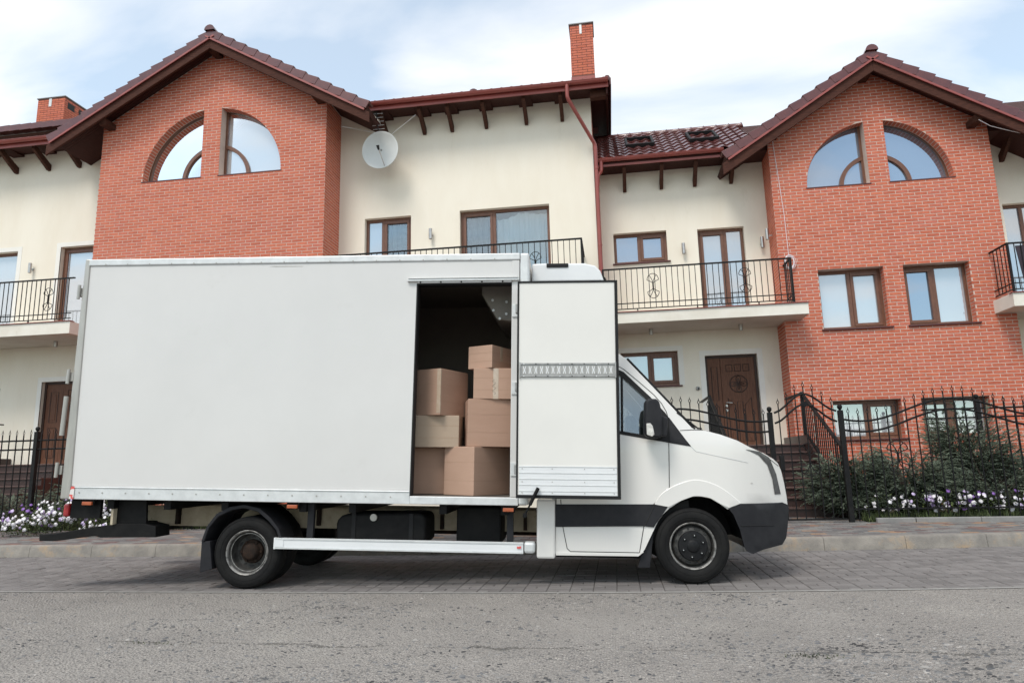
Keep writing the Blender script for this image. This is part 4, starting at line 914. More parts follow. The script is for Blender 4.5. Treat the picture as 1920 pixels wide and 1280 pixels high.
juniper('juniper_bush', 'tall blue-green juniper behind the wavy fence, its tip before the low right window', (5.75, 12.55, .13), 1.1, .75, 1.62, 125, (.1, 0), 3, up=.55)
juniper('juniper_bush', 'dark juniper clump at the right edge behind the second fence', (7.0, 12.7, .13), 1.1, .8, 1.3, 95, (.1, 0), 4)
juniper('juniper_bush', 'low spreading juniper beside the gate post and the granite steps', (3.95, 12.35, .13), .95, .65, .95, 105, (-.25, 0), 5, up=.35)
juniper('juniper_bush', 'spreading juniper between the gate-side juniper and the tall one', (4.75, 12.3, .13), .9, .65, 1.1, 100, (0, 0), 6, up=.4)
juniper('juniper_bush', 'low dark juniper in front of the tall one, behind the petunias', (6.0, 12.1, .13), .9, .5, .95, 80, (0, 0), 8, up=.4)
juniper('juniper_bush', 'dark green low shrub behind the far left fence', (-11.9, 12.3, .13), 1.1, .6, .75, 60, (0, 0), 9, up=.3, group='junipers behind the left fence'); juniper('juniper_bush', 'dark green low shrub behind the petunias left of the truck tail', (-9.9, 12.3, .13), 1.1, .6, .9, 60, (0, 0), 10, up=.3, group='junipers behind the left fence')
FL = {}
def flower_mesh(m):
    vs = [(0, -.012, 0)]; n = 15
    for i in range(n):
        t = 2*PI*i/n; r = .030*(1+.13*math.cos(5*t)); vs.append((r*math.cos(t), .004*math.sin(5*t*2), r*math.sin(t)))
    vs.append((0, .045, 0)); fs = [(0, 1+i, 1+(i+1) % n) for i in range(n)]; fs = [(0, 1+i, 1+(i+1) % n) for i in range(n)]+[(16, 1+(i+1) % n, 1+i) for i in range(n)]
    vs[0] = (0, .018, 0); me = bpy.data.meshes.new('flower'); me.from_pydata(vs, [], fs); me.materials.append(M[m]); me.polygons.foreach_set('use_smooth', [True]*len(fs)); return me
for m in ('petal_white', 'petal_lilac', 'petal_purple'): FL[m] = flower_mesh(m)
def petunia(label, base, rx, ry, h, nf, cols, seed, group, leafy=500):
    random.seed(seed); base = Vector(base); t = thing('petunia_plant', label, 'flowers', tuple(base), group); lf = MB()
    for i in range(leafy):
        an = random.uniform(0, 2*PI); q = math.sqrt(random.random()); zz = h*random.random()**.8*(1.05-.45*q); p = base+Vector((math.cos(an)*rx*q, math.sin(an)*ry*q, zz))
        d = Vector((math.cos(an)+random.gauss(0, .6), math.sin(an)+random.gauss(0, .6), random.gauss(.35, .5))).normalized(); s = d.cross(Vector((0, 0, 1))).normalized()*random.uniform(.008, .016); l = random.uniform(.03, .06)
        lf.add([p-s*.3, p+d*l*.5-s, p+d*l, p+d*l*.5+s], [(0, 1, 2, 3)])
    o = lf.build('foliage', 'leaf', t); o['kind'] = 'stuff'
    for i in range(nf):
        an = random.uniform(-PI, .25) if random.random() < .8 else random.uniform(0, PI); q = math.sqrt(random.uniform(.2, 1.05)); p = base+Vector((math.cos(an)*rx*q, math.sin(an)*ry*q, h*random.uniform(.45, 1.08)*(1.12-.42*q)))
        d = (p-base-Vector((0, 0, h*.3))); d.z *= .8; d = (d.normalized()+Vector((random.gauss(0, .3), -.75+random.gauss(0, .2), random.gauss(.2, .3)))).normalized()
        o = link('flower', FL[random.choices(('petal_white', 'petal_lilac', 'petal_purple'), cols)[0]], t); o.matrix_basis = Matrix.Translation(p) @ (-d).to_track_quat('Y', 'Z').to_matrix().to_4x4() @ Matrix.Scale(random.uniform(.75, 1.2), 4)
GL, GR = 'petunias by the truck tail', 'petunias along the right fence'
for i, (lab, bx, by, rx, ry, h, nf, cols) in enumerate([
    ('white petunias spilling onto the pavement, leftmost of the clump', -10.0, 10.66, .45, .35, .38, 60, (12, 1.5, .5)),
    ('white and lilac petunias in the middle of the clump by the truck tail', -9.45, 10.72, .5, .40, .62, 85, (12, 2, .6)),
    ('taller white and purple petunias directly under the rear lamp of the truck', -8.85, 10.8, .5, .40, .80, 80, (10, 2.5, 1)),
    ('dark leafy petunia with lilac blooms seen under the truck box', -7.95, 11.05, .55, .3, .85, 30, (4, 5, 1)),
    ('dark leafy petunia with white blooms behind the rear step', -8.35, 10.5, .5, .25, .36, 34, (5, 4, 0)),
    ('purple petunias by the far left fence', -10.55, 11.15, .4, .25, .55, 14, (1, 2, 5))]): petunia(lab, (bx, by, .14), rx, ry, h, nf, cols, 20+i, GL, 900)
for i, (lab, bx, h, nf, cols) in enumerate([
    ('few white petunias at the left end of the right bed', 4.12, .40, 12, (8, 0, 0)), ('white and purple petunias, second from the left in the right bed', 4.62, .44, 22, (6, 1, 3)),
    ('white petunias, third from the left in the right bed', 5.05, .44, 26, (7, 3, 2)), ('purple and white petunias, fourth from the left in the right bed', 5.5, .46, 26, (6, 2, 4)),
    ('white petunias, fifth from the left in the right bed', 5.95, .44, 20, (7, 2, 1)), ('taller lilac and white petunias at the right edge of the right bed', 6.5, .62, 30, (5, 4, 3)), ('white petunias beyond the right edge of the frame', 7.1, .6, 22, (5, 4, 3))]):
    petunia(lab, (bx, 11.72, .14), .34, .24, h+.04, int(nf*1.2), cols, 40+i, GR, 520)
random.seed(99)
mb = MB()
for i in range(5200):
    x = random.uniform(3.75, 8.4); y = 11.42+.35*random.random(); h = random.uniform(.05, .16); a = random.uniform(0, 6.3); dx, dy = .012*math.cos(a), .012*math.sin(a); p = Vector((x, y, .13+random.random()*.05))
    mb.add([p+Vector((-dx, -dy, 0)), p+Vector((dx, dy, 0)), p+Vector((random.gauss(0, .04), random.gauss(-.01, .03), h))], [(0, 1, 2)])
for i in range(4200):
    x = random.uniform(-13.5, -6.8); y = 11.5+.7*random.random(); h = random.uniform(.08, .30); a = random.uniform(0, 6.3); dx, dy = .012*math.cos(a), .012*math.sin(a); p = Vector((x, y, .13))
    mb.add([p+Vector((-dx, -dy, 0)), p+Vector((dx, dy, 0)), p+Vector((random.gauss(0, .06), random.gauss(-.01, .05), h))], [(0, 1, 2)])
tag(struct(mb.build('ground_cover', 'grass'), 'stuff'), 'low green ground cover along the foot of the fences', 'ground cover')
# ================================================================== TRUCK
TO, TYAW = Vector((-3.647, 6.498, 0)), math.radians(3.941)
TR = bpy.data.objects.new('box_truck', None); COL.objects.link(TR); TR.location = TO; TR.rotation_euler = (0, 0, TYAW)
tag(TR, 'white refrigerated box truck parked at the kerb with its side door open', 'truck')
TM = Matrix.Translation(TO) @ Matrix.Rotation(TYAW, 4, 'Z')
RS, RC = math.sin(.0335), math.cos(.0335)
def bp(u, v, w): return (u*RC+w*RS, v, -u*RS+w*RC)         # body frame (nose-down rake) -> truck frame
_c = TM.inverted() @ CAM; CB_ = Vector((_c.x*RC-_c.z*RS, _c.y, _c.x*RS+_c.z*RC))
def S(u, w): return .02+.9*max(0, u-4.6)**2+.20*max(0, w-1.45)
def CS(u, w, off=0):
    v = S(u, w); k = (v-CB_.y)/(0-CB_.y); return (CB_.x+(u-CB_.x)*k, v-off, CB_.z+(w-CB_.z)*k)
CW = 1.98
def part(mb, name, m, parent=TR, **k): return mb.build(name, m, parent, xf=bp, **k)
def skin(name, m, outer, holes=(), off=0, step=.07, parent=TR, th=.012, mirror=False, smooth=50):
    P, F = sheet(outer, holes, step); mb = MB(); vs = [CS(a, b, off) for a, b in P]; n = len(vs)
    mb.add(vs, F); mb.add([(a, v+th, c) for a, v, c in vs], [tuple(reversed(f)) for f in F])
    ed = {}
    for f in F:
        for i in range(3):
            e = (f[i], f[(i+1) % 3]); ed[tuple(sorted(e))] = ed.get(tuple(sorted(e)), 0)+1
    mb.f += [(a, b, b+n, a+n) for (a, b), q in ed.items() if q == 1]
    if mirror: mb.v = [(a, CW-v, c) for a, v, c in mb.v]
    return mb.build(name, m, parent, xf=bp, smooth=smooth)
def seam(pts, off=.0015, r=.0035, name='shut_line', m='seam', parent=TR):
    P = []
    for (a, b), (c, d) in zip(pts, pts[1:]):
        k = max(1, int(math.hypot(c-a, d-b)/.06)); P += [CS(a+(c-a)*i/k, b+(d-b)*i/k, off) for i in range(k)]
    P.append(CS(*pts[-1], off)); return MB().tube(P, r, 5).build(name, m, parent, xf=bp)
# ---- cargo box
BX = part(MB().prism([(-1.895, .967), (1.623, .967), (1.623, 3.029), (2.60, 3.029), (2.60, 3.262), (-1.952, 3.262)], -.08, -.03), 'cargo_box', 'panel', bevel=.003)
part(MB().box(-1.965, 2.672, -.094, -.02, 3.263, 3.335), 'top_rail', 'alu', BX, bevel=.010); part(MB().box(-1.83, 1.62, -.090, -.02, .84, .966).box(-1.835, 1.62, -.098, -.09, .952, .962), 'bottom_rail', 'alu', BX, bevel=.006)
part(MB().box(1.62, 2.672, -.090, -.02, .84, .915), 'sill_rail', 'alu', BX, bevel=.006)
part(MB().box(2.592, 2.668, -.086, .02, .917, 3.262), 'door_post', 'panel', BX, bevel=.006); part(MB().box(2.672, 2.765, -.088, .05, .842, 3.337), 'front_corner', 'alu', BX, bevel=.02)
part(MB().prism([(-1.985, 3.338), (-1.932, 3.338), (-1.842, .838), (-1.945, .838)], -.096, .02), 'rear_post', 'alu_post', BX, bevel=.012)
part(MB().box(-1.90, 2.66, 0, 2.1, 3.28, 3.33), 'roof_panel', 'panel', BX); part(MB().box(-1.90, 2.70, 2.08, 2.12, .84, 3.335), 'far_side_panel', 'panel', BX); part(MB().box(2.715, 2.76, .06, 2.12, .842, 3.336), 'front_panel', 'panel', BX); part(MB().box(-1.95, -1.91, .03, 2.12, .842, 3.33), 'rear_doors', 'panel', BX)
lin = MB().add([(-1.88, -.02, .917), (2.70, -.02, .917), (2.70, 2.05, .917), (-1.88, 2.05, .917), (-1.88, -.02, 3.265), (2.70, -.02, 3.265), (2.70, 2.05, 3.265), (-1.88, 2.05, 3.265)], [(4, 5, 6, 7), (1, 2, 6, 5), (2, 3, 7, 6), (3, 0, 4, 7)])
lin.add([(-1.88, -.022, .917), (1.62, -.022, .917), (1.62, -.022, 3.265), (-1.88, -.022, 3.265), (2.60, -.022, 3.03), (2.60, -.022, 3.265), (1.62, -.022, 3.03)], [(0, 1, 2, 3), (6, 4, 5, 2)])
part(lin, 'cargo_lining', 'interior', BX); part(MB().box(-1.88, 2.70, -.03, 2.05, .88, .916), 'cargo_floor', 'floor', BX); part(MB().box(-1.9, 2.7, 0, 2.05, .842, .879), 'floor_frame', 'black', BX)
part(MB().box(1.618, 1.632, -.082, .03, .917, 3.029).box(1.632, 2.59, -.082, .03, 3.016, 3.028), 'door_seal', 'seal', BX)
part(MB().box(1.525, 2.668, -.115, -.081, 3.046, 3.072).box(1.535, 2.66, -.125, -.081, 3.072, 3.078), 'drip_rail', 'alu', BX, bevel=.003)
part(MB().box(1.635, 2.59, -.10, -.081, 3.030, 3.044), 'seal_strip', 'panel', BX)
for i in range(5): part(MB().lathe([(.009, -.104), (.009, -.099)], (1.66+i*.21, 0, 3.037), 'Y', 8), 'screw', 'seam', BX)
part(MB().prism([(2.23, 3.26), (2.23, 3.02), (2.40, 2.74), (2.69, 2.70), (2.69, 3.26)], .35, 1.5), 'evaporator', 'grey_unit', BX, bevel=.02)
for x, z in ((2.35, 2.95), (2.5, 2.93), (2.36, 2.84), (2.5, 2.80), (2.43, 2.75)): part(MB().lathe([(.014, .338), (.014, .349)], (x, 0, z), 'Y', 10), 'evaporator_screw', 'alu', BX)
part(MB().box(-1.8, 2.68, 2.03, 2.049, 1.88, 2.02), 'lashing_rail', 'black', BX)
for i in range(12): part(MB().box(1.55+i*.09, 1.60+i*.09, 2.02, 2.029, 1.91, 1.99), 'lashing_slot', 'grey_unit', BX)
for z in (2.735, 1.962, 1.18):      # side door hinges
    h = part(MB().box(2.598, 2.665, -.098, -.087, z-.065, z+.065), 'hinge', 'alu', BX, bevel=.004); part(MB().lathe([(.018, z-.05), (.018, z+.05)], (2.668, -.13, 0), 'Z', 10), 'hinge_pin', 'alu_post', h, smooth=40); part(MB().box(2.64, 2.675, -.20, -.13, z-.045, z+.045), 'hinge_arm', 'track', h, bevel=.004)
for z0, z1, w in ((2.93, 3.02, .035), (2.03, 2.12, .04), (1.08, 1.17, .04)): part(MB().box(-1.985-w, -1.965, -.09, -.05, z0, z1).lathe([(.016, z0-.03), (.016, z1+.03)], (-1.99-w*.5, -.105, 0), 'Z', 10), 'rear_hinge', 'alu_post', BX)
part(MB().lathe([(.022, 1.47), (.022, 1.87)], (-2.005, -.10, 0), 'Z', 12), 'lock_rod', 'alu_post', BX, smooth=40)
part(MB().prism([(-1.848, .842), (-1.80, .842), (-1.80, .965), (-1.838, .965)], -.0985, -.0965), 'marking_tape', 'redwhite', BX)
for i in range(19):
    for z, vv in ((3.275, -.0955), (.905, -.0915)):
        x = -1.75+i*.245
        if x < (2.6 if z > 2 else 1.6): part(MB().lathe([(.0075, vv-.003), (.0075, vv)], (x, 0, z), 'Y', 8), 'rivet', 'alu_post', BX)
part(MB().prism([(.05, 3.232), (.10, 3.238), (.42, 3.232), (.40, 3.226), (.12, 3.224)], -.0812, -.0795), 'scrape_mark', 'alu_post', BX)
# ---- open side door folded flat against the cab
du0, du1, dw0, dw1, dva, dvb = 2.662, 3.632, .918, 2.995, -.245, -.185
DR = part(MB().box(du0+.016, du1-.028, dva, dvb-.005, dw0+.030, dw1-.018), 'side_door', 'panel_cream', bevel=.003)
part(MB().box(du0, du1, dva-.010, dvb, dw1-.018, dw1).box(du0, du1, dva-.010, dvb, dw0, dw0+.030).box(du0, du0+.016, dva-.010, dvb, dw0+.03, dw1-.018).box(du1-.028, du1, dva-.010, dvb, dw0+.03, dw1-.018), 'rubber_seal', 'seal', DR, bevel=.004)
tk = part(MB().box(2.690, 3.602, dva-.006, dva-.0005, 2.045, 2.185).box(2.690, 3.602, dva-.016, dva-.006, 2.170, 2.178).box(2.690, 3.602, dva-.016, dva-.006, 2.052, 2.060).box(2.686, 2.698, dva-.018, dva, 2.040, 2.19).box(3.594, 3.606, dva-.018, dva, 2.040, 2.19), 'lashing_track', 'track', DR)
for i in range(16):
    x = 2.735+i*.0548; part(MB().box(x-.019, x+.019, dva-.0085, dva-.0065, 2.075, 2.157), 'track_slot', 'alu_post', tk)
    part(MB().bar((x-.011, dva-.0105, 2.08), (x-.003, dva-.0105, 2.116), .004, .008).bar((x+.011, dva-.0105, 2.08), (x+.003, dva-.0105, 2.116), .004, .008).bar((x-.011, dva-.0105, 2.152), (x-.003, dva-.0105, 2.116), .004, .008).bar((x+.011, dva-.0105, 2.152), (x+.003, dva-.0105, 2.116), .004, .008), 'track_cross', 'unit_white', tk)
for i in range(8):
    for z in (2.174, 2.056): part(MB().lathe([(.006, dva-.020), (.006, dva-.016)], (2.73+i*.115, 0, z), 'Y', 8), 'track_screw', 'seam' if i % 3 else 'unit_white', tk)
kp = part(MB().box(2.690, 3.598, dva-.005, dva-.0005, .95, 1.214), 'kick_plate', 'unit_white', DR)
for z in (.985, 1.04, 1.095, 1.15, 1.208): part(MB().box(2.690, 3.598, dva-.0085, dva-.005, z-.005, z+.004), 'rib', 'alu', kp, bevel=.002)
for x in (2.72, 3.0, 3.3, 3.57):
    for z in (1.19, .97, 1.07): part(MB().lathe([(.005, dva-.010), (.005, dva-.005)], (x, 0, z), 'Y', 8), 'rivet', 'alu_post', kp)
part(MB().tube([(2.872, -.28, 1.015), (2.795, -.28, .86)], .017, 10).tube([(2.795, -.28, .86), (2.752, -.27, .775)], .009, 8).lathe([(.02, -.30), (.02, -.22)], (2.748, 0, .765), 'Y', 10), 'door_stay', 'black', DR, smooth=40)
# ---- cooling unit above the cab
cu = [(2.775, 3.12), (2.775, 3.322), (2.90, 3.327), (3.33, 3.322), (3.44, 3.295), (3.497, 3.235), (3.535, 3.12)]
U = part(MB().prism(cu, .25, 1.75), 'cooling_unit', 'unit_white', bevel=.02)
part(MB().box(2.93, 3.16, .238, .249, 3.275, 3.318), 'grip_recess', 'seal', U, bevel=.008); part(MB().prism([(3.50, 3.245), (3.555, 3.20), (3.585, 3.12), (3.54, 3.12)], .4, 1.6), 'grille', 'black', U)
part(MB().box(2.775, 3.5, .3, 1.7, 2.5, 3.12), 'unit_body', 'unit_white', U)
# ---- cab
side = [(3.02, .395), (3.816, .400), (3.86, .45), (3.935, .60), (3.988, .705), (4.04, .775), (4.101, .833), (4.212, .903), (4.323, .944), (4.40, .945), (4.486, .928), (4.574, .876), (4.642, .83), (4.76, .875), (5.104, .89), (5.14, .892), (5.189, .872),
        (5.184, .956), (5.168, 1.081), (5.148, 1.19), (5.121, 1.259), (5.082, 1.298), (4.995, 1.352), (4.871, 1.407), (4.755, 1.47), (4.602, 1.525), (4.438, 1.567), (4.338, 1.586), (4.13, 1.815), (3.92, 2.045), (3.724, 2.256), (3.664, 2.302), (3.55, 2.36), (3.35, 2.42), (3.02, 2.45)]
pane = [(3.13, 2.10), (3.62, 2.11), (3.68, 2.075), (3.80, 1.965), (3.93, 1.84), (4.03, 1.72), (4.04, 1.49), (3.66, 1.555), (3.13, 1.63)]
CA = skin('cab_body', 'paint', side, [pane]); skin('far_side', 'paint', side, [pane], mirror=True, parent=CA)
def across(name, m, prof, crown=.03, bulge=.0, parent=None, smooth=50, th=None):
    ts = [0, .015, .05, .12, .25, .4, .5, .6, .75, .88, .95, .985, 1]; mb = MB(); k = len(ts); vs = []
    for a, b in prof:
        n_ = CS(a, b)
        for t in ts:
            q = math.sin(PI*t)**.6; vs.append((n_[0]+bulge*q, n_[1]+(CW-2*n_[1])*t, n_[2]+crown*q))
    mb.add(vs, [(i*k+j, i*k+j+1, (i+1)*k+j+1, (i+1)*k+j) for i in range(len(prof)-1) for j in range(k-1)])
    return mb.build(name, m, parent or TR, xf=bp, smooth=smooth)
i0 = side.index((5.189, .872)); i1 = side.index((4.338, 1.586))
across('bonnet', 'paint', side[i0:i1+1], .02, .05, CA); across('cab_roof', 'paint', side[side.index((3.724, 2.256)):], .05, .0, CA)
ws = across('windscreen', 'windscreen', [(4.352, 1.575), (4.13, 1.815), (3.92, 2.045), (3.724, 2.256)], .012, .085, CA)
seam([(3.735, 2.262), (3.92, 2.060), (4.13, 1.830), (4.365, 1.578)], -.004, .012, 'windscreen_gasket', 'seal', ws); seam([(4.20, 1.735), (4.39, 1.585), (4.43, 1.58)], .004, .008, 'wiper', 'seal', ws)
part(MB().box(2.99, 3.03, .06, CW-.06, .5, 2.40), 'cab_back', 'paint', CA)
skin('window_surround', 'seal', [(3.08, 2.15), (3.62, 2.165), (3.697, 2.13), (3.95, 1.884), (4.089, 1.731), (4.116, 1.69), (4.324, 1.411), (4.113, 1.445), (3.654, 1.522), (3.08, 1.60)], [pane], .004, .06, CA, .004)
skin('side_window', 'sideglass', pane, (), -.012, .1, CA, .004); skin('far_window', 'sideglass', pane, (), -.012, .1, CA, .004, mirror=True)
seam([(3.678, 2.09), (3.672, 1.55)], -.004, .012, 'window_bar', 'seal', CA); skin('quarter_trim', 'plastic', [(4.120, 1.69), (4.315, 1.418), (4.120, 1.452)], (), .009, .05, CA, .005)
seam([(3.60, 2.215), (3.70, 2.155), (3.84, 2.035), (3.985, 1.905), (4.055, 1.822), (4.098, 1.745), (4.120, 1.665), (4.114, 1.441), (4.110, 1.197), (4.106, 1.018), (3.955, .867), (3.859, .667), (3.813, .426)], parent=CA)
seam([(3.075, .90), (3.097, .636), (3.135, .448), (3.166, .421), (3.813, .423)], parent=CA); seam([(4.223, 1.562), (4.338, 1.570), (4.44, 1.568)], parent=CA, r=.003); seam([(4.322, 1.412), (4.366, 1.366), (4.60, 1.315), (4.845, 1.265)], parent=CA, r=.0022, m='alu'); seam([(4.98, 1.352), (5.06, 1.29), (5.125, 1.235)], parent=CA, r=.003)
skin('side_trim', 'plastic', [(3.023, .854), (3.955, .867), (4.092, .856), (4.03, .765), (3.980, .700), (3.95, .655), (3.862, .664), (3.855, .664), (3.022, .644)], (), .010, .06, CA, .01); seam([(3.965, .870), (3.862, .662)], .012, .004, parent=CA)
def cr(P, n=4):
    out = []
    for i in range(len(P)-1):
        a, b, c, e = P[max(0, i-1)], P[i], P[i+1], P[min(len(P)-1, i+2)]
        for k in range(n):
            t = k/n; out.append(tuple(.5*(2*b[j]+(c[j]-a[j])*t+(2*a[j]-5*b[j]+4*c[j]-e[j])*t*t+(3*b[j]-a[j]-3*c[j]+e[j])*t**3) for j in (0, 1)))
    return out+[P[-1]]
fo = [(3.965, .867), (4.031, .959), (4.143, 1.033), (4.292, 1.086), (4.401, 1.091), (4.545, 1.047), (4.668, .967), (4.76, .887)]
fi = [(4.65, .845), (4.574, .880), (4.486, .930), (4.40, .947), (4.323, .946), (4.212, .905), (4.092, .845)]
fo, fi = cr(fo), cr(fi)
skin('wheel_arch_flare', 'paint', fo+fi, (), .012, .05, CA, .02, smooth=70); seam(fo, .004, .006, 'flare_edge', 'paint', CA)
bo = [(4.646, .838), (4.76, .884), (5.104, .898), (5.14, .902), (5.192, .879), (5.196, .849), (5.174, .672), (5.157, .583), (5.118, .521), (4.948, .474), (4.884, .447), (4.848, .432), (4.796, .454), (4.772, .506), (4.743, .647), (4.688, .786)]
bm = skin('front_bumper', 'plastic', bo, (), .012, .06, CA, .02); across('bumper_face', 'plastic', [(4.848, .434), (4.948, .476), (5.118, .523), (5.157, .585), (5.174, .674), (5.196, .85), (5.190, .882), (5.15, .89)], 0, .06, bm); seam([(4.754, .682), (4.9, .687), (5.048, .691)], .014, .004, 'bumper_groove', 'seal', bm)
hl = skin('headlight', 'headlamp', [(4.835, 1.388), (4.959, 1.368), (5.046, 1.312), (5.101, 1.160), (5.132, .977), (5.078, .972), (5.063, 1.116), (5.025, 1.243), (4.95, 1.332)], (), .006, .04, CA, .008)
skin('headlight', 'headlamp', [(4.835, 1.388), (4.959, 1.368), (5.046, 1.312), (5.101, 1.160), (5.132, .977), (5.078, .972), (5.063, 1.116), (5.025, 1.243), (4.95, 1.332)], (), .006, .04, CA, .008, mirror=True)
skin('sill', 'paint', [(3.027, .385), (3.80, .391), (3.85, .43), (3.845, .437), (3.79, .413), (3.03, .408)], (), .012, .05, CA, .02)
skin('side_repeater', 'lens', [(4.86, 1.075), (4.872, 1.082), (4.884, 1.075), (4.872, 1.066)], (), .004, 0, CA, .004)
for sgn, v0 in ((1, -.23), (-1, CW+.05)):
    mp = [(3.862, 1.53), (3.884, 1.492), (3.961, 1.480), (4.012, 1.484), (4.028, 1.52), (4.030, 1.71), (4.006, 1.825), (3.979, 1.846), (3.908, 1.850), (3.876, 1.826)]
    mi = part(MB().prism(mp, v0, v0+.17), 'mirror', 'plastic', CA, bevel=.03, smooth=60); part(MB().prism([(4.02, 1.70), (4.09, 1.67), (4.075, 1.50), (4.02, 1.50)], (v0+.05 if sgn > 0 else CW-.12), (.10 if sgn > 0 else v0+.1)), 'mirror_arm', 'plastic', mi, bevel=.012)
    if sgn > 0: part(MB().prism([(3.879, 1.615), (3.918, 1.617), (3.937, 1.592), (3.952, 1.512), (3.93, 1.492), (3.882, 1.51)], v0-.010, v0+.01), 'indicator', 'lens', mi, bevel=.006)
part(MB().box(3.9, 4.30, .2, CW-.2, 1.05, 1.42), 'dashboard', 'plastic', CA, bevel=.05)
for v in (.30, 1.15):
    part(MB().box(3.2, 3.65, v, v+.5, .95, 1.12), 'seat', 'seat', CA, bevel=.05); part(MB().bar((3.22, v+.25, 1.1), (3.10, v+.25, 1.72), .46, .12, (1, 0, 0)), 'seat_back', 'seat', CA, bevel=.04); part(MB().box(3.05, 3.14, v+.12, v+.38, 1.78, 1.98), 'headrest', 'seat', CA, bevel=.03)
part(MB().tube([(3.82+.06*math.sin(2*PI*i/24), 1.40+.19*math.cos(2*PI*i/24), 1.47+.17*math.sin(2*PI*i/24)) for i in range(24)], .013, 6, closed=True).tube([(3.82, 1.21, 1.47), (3.82, 1.59, 1.47)], .014, 6).tube([(3.82, 1.4, 1.47), (4.0, 1.4, 1.35)], .025, 6), 'steering_wheel', 'seal', CA, smooth=60)
part(MB().box(3.05, 4.3, .1, CW-.1, .5, .90), 'cab_floor', 'black', CA)
# wheel housing
wl = MB(); n = 20; vs = []
for i in range(n+1):
    t = .10+(PI-.05)*i/n
    for v in (.06, .62): vs.append((4.36+.445*math.cos(t), v, .50+.452*math.sin(t)))
wl.add(vs, [(2*i, 2*i+1, 2*i+3, 2*i+2) for i in range(n)]); wl.add([(4.36, .62, .5)]+[vs[2*i+1] for i in range(n+1)], [(0, i+1, i+2) for i in range(n)])
part(wl, 'wheel_housing', 'black', CA); part(MB().prism([(3.90, .640), (3.962, .655), (3.935, .45), (3.913, .278), (3.799, .279)], .05, .30), 'mud_flap', 'plastic', CA, bevel=.006)
part(MB().box(2.846, 3.022, -.015, .16, .350, .90), 'step_panel', 'paint', CA, bevel=.02); part(MB().box(3.03, 3.83, .08, .12, .36, .39), 'underside_edge', 'black', CA)
# ---- wheels (not raked: they stand on the road)
TY = [(.212, .035), (.222, .016), (.245, .004), (.275, .0), (.305, .005), (.326, .018), (.339, .035), (.345, .06), (.345, .155), (.339, .18), (.326, .197), (.30, .212), (.26, .214), (.215, .20)]
def wheel(u, v, front=True, flip=False):
    xf = (lambda x, y, z: (x, 2*v-y, z)) if flip else None; c = (u, v, .345)
    w = MB().lathe(TY, c, 'Y', 56, cap=False).build('wheel', 'rubber', TR, smooth=40, xf=xf)
    for r, h in ((.262, .0005), (.318, .009)): MB().tube([(u+r*math.cos(2*PI*i/56), v+h, .345+r*math.sin(2*PI*i/56)) for i in range(56)], .0022, 4, closed=True).build('tyre_rib', 'rubber', w, xf=xf)
    MB().lathe([(.206, .060), (.2155, .034), (.217, .022), (.211, .016), (.203, .022), (.198, .040)], c, 'Y', 56, cap=False).build('rim_lip', 'rim_edge', w, smooth=50, xf=xf)
    if front:
        rim = MB().lathe([(.205, .03), (.192, .07), (.186, .085), (.178, .065), (.165, .050), (.140, .040), (.10, .036), (.001, .036)], c, 'Y', 56, cap=False).build('rim', 'rim', w, smooth=50, xf=xf)
        for i in range(12):
            a = 2*PI*i/12+.2; ln = .034 if i % 2 == 0 else .013; pts = []
            for k in range(14):
                t = 2*PI*k/14; rr = .1585+.0105*math.sin(t); aa = a+(ln/.158)*math.cos(t)*.8; pts.append((u+rr*math.cos(aa), .345+rr*math.sin(aa)))
            MB().prism(pts, v+.040, v+.056).build('vent_hole', 'seam', rim, xf=xf)
        hub = MB().lathe([(.138, .040), (.136, .020), (.128, .012), (.06, .006), (.052, -.004), (.046, -.008), (.001, -.008)], c, 'Y', 40, cap=False).build('hub_cap', 'hubcap', w, smooth=40, xf=xf)
        for i in range(6):
            a = 2*PI*i/6+.35; q = (u+.098*math.cos(a), v, .345+.098*math.sin(a)); MB().lathe([(.017, .012), (.017, .002), (.012, -.002), (.012, .004), (.001, .004)], q, 'Y', 10, cap=False).build('wheel_nut', 'seal', hub, xf=xf); MB().lathe([(.005, .003), (.004, -.003)], q, 'Y', 6).build('stud', 'alu', hub, xf=xf)
    else:
        rim = MB().lathe([(.205, .028), (.196, .05), (.180, .062), (.176, .075), (.172, .125), (.160, .150), (.12, .150), (.001, .145)], c, 'Y', 56, cap=False).build('rim', 'rim', w, smooth=50, xf=xf)
        MB().tube([(u+.181*math.cos(2*PI*i/48), v+.060, .345+.181*math.sin(2*PI*i/48)) for i in range(48)], .004, 5, closed=True).build('rim_ring', 'rim_edge', rim, xf=xf)
        for i in range(12):
            a = 2*PI*i/12+.5; ln = .030 if i % 2 == 0 else .012; pts = []
            for k in range(14):
                t = 2*PI*k/14; rr = .138+.010*math.sin(t); aa = a+(ln/.138)*math.cos(t)*.8; pts.append((u+rr*math.cos(aa), .345+rr*math.sin(aa)))
            MB().prism(pts, v+.144, v+.156).build('vent_hole', 'seam', rim, xf=xf)
        hub = MB().lathe([(.118, .146), (.112, .128), (.090, .120), (.080, .095), (.070, .075), (.055, .068), (.001, .068)], c, 'Y', 40, cap=False).build('hub', 'rust', w, smooth=40, xf=xf)
        for i in range(6):
            a = 2*PI*i/6; q = (u+.100*math.cos(a), v, .345+.100*math.sin(a)); MB().lathe([(.013, .13), (.013, .108), (.001, .108)], q, 'Y', 6, cap=False).build('wheel_nut', 'rust', hub, xf=xf)
    return w
wheel(4.325, 0); wheel(0, 0, False); wheel(4.325, 1.95, True, True); wheel(0, 2.03, False, True)
for v in (.262, 1.555): MB().lathe(TY, (0, v, .345), 'Y', 48, cap=True).build('wheel', 'rubber', TR, smooth=40)
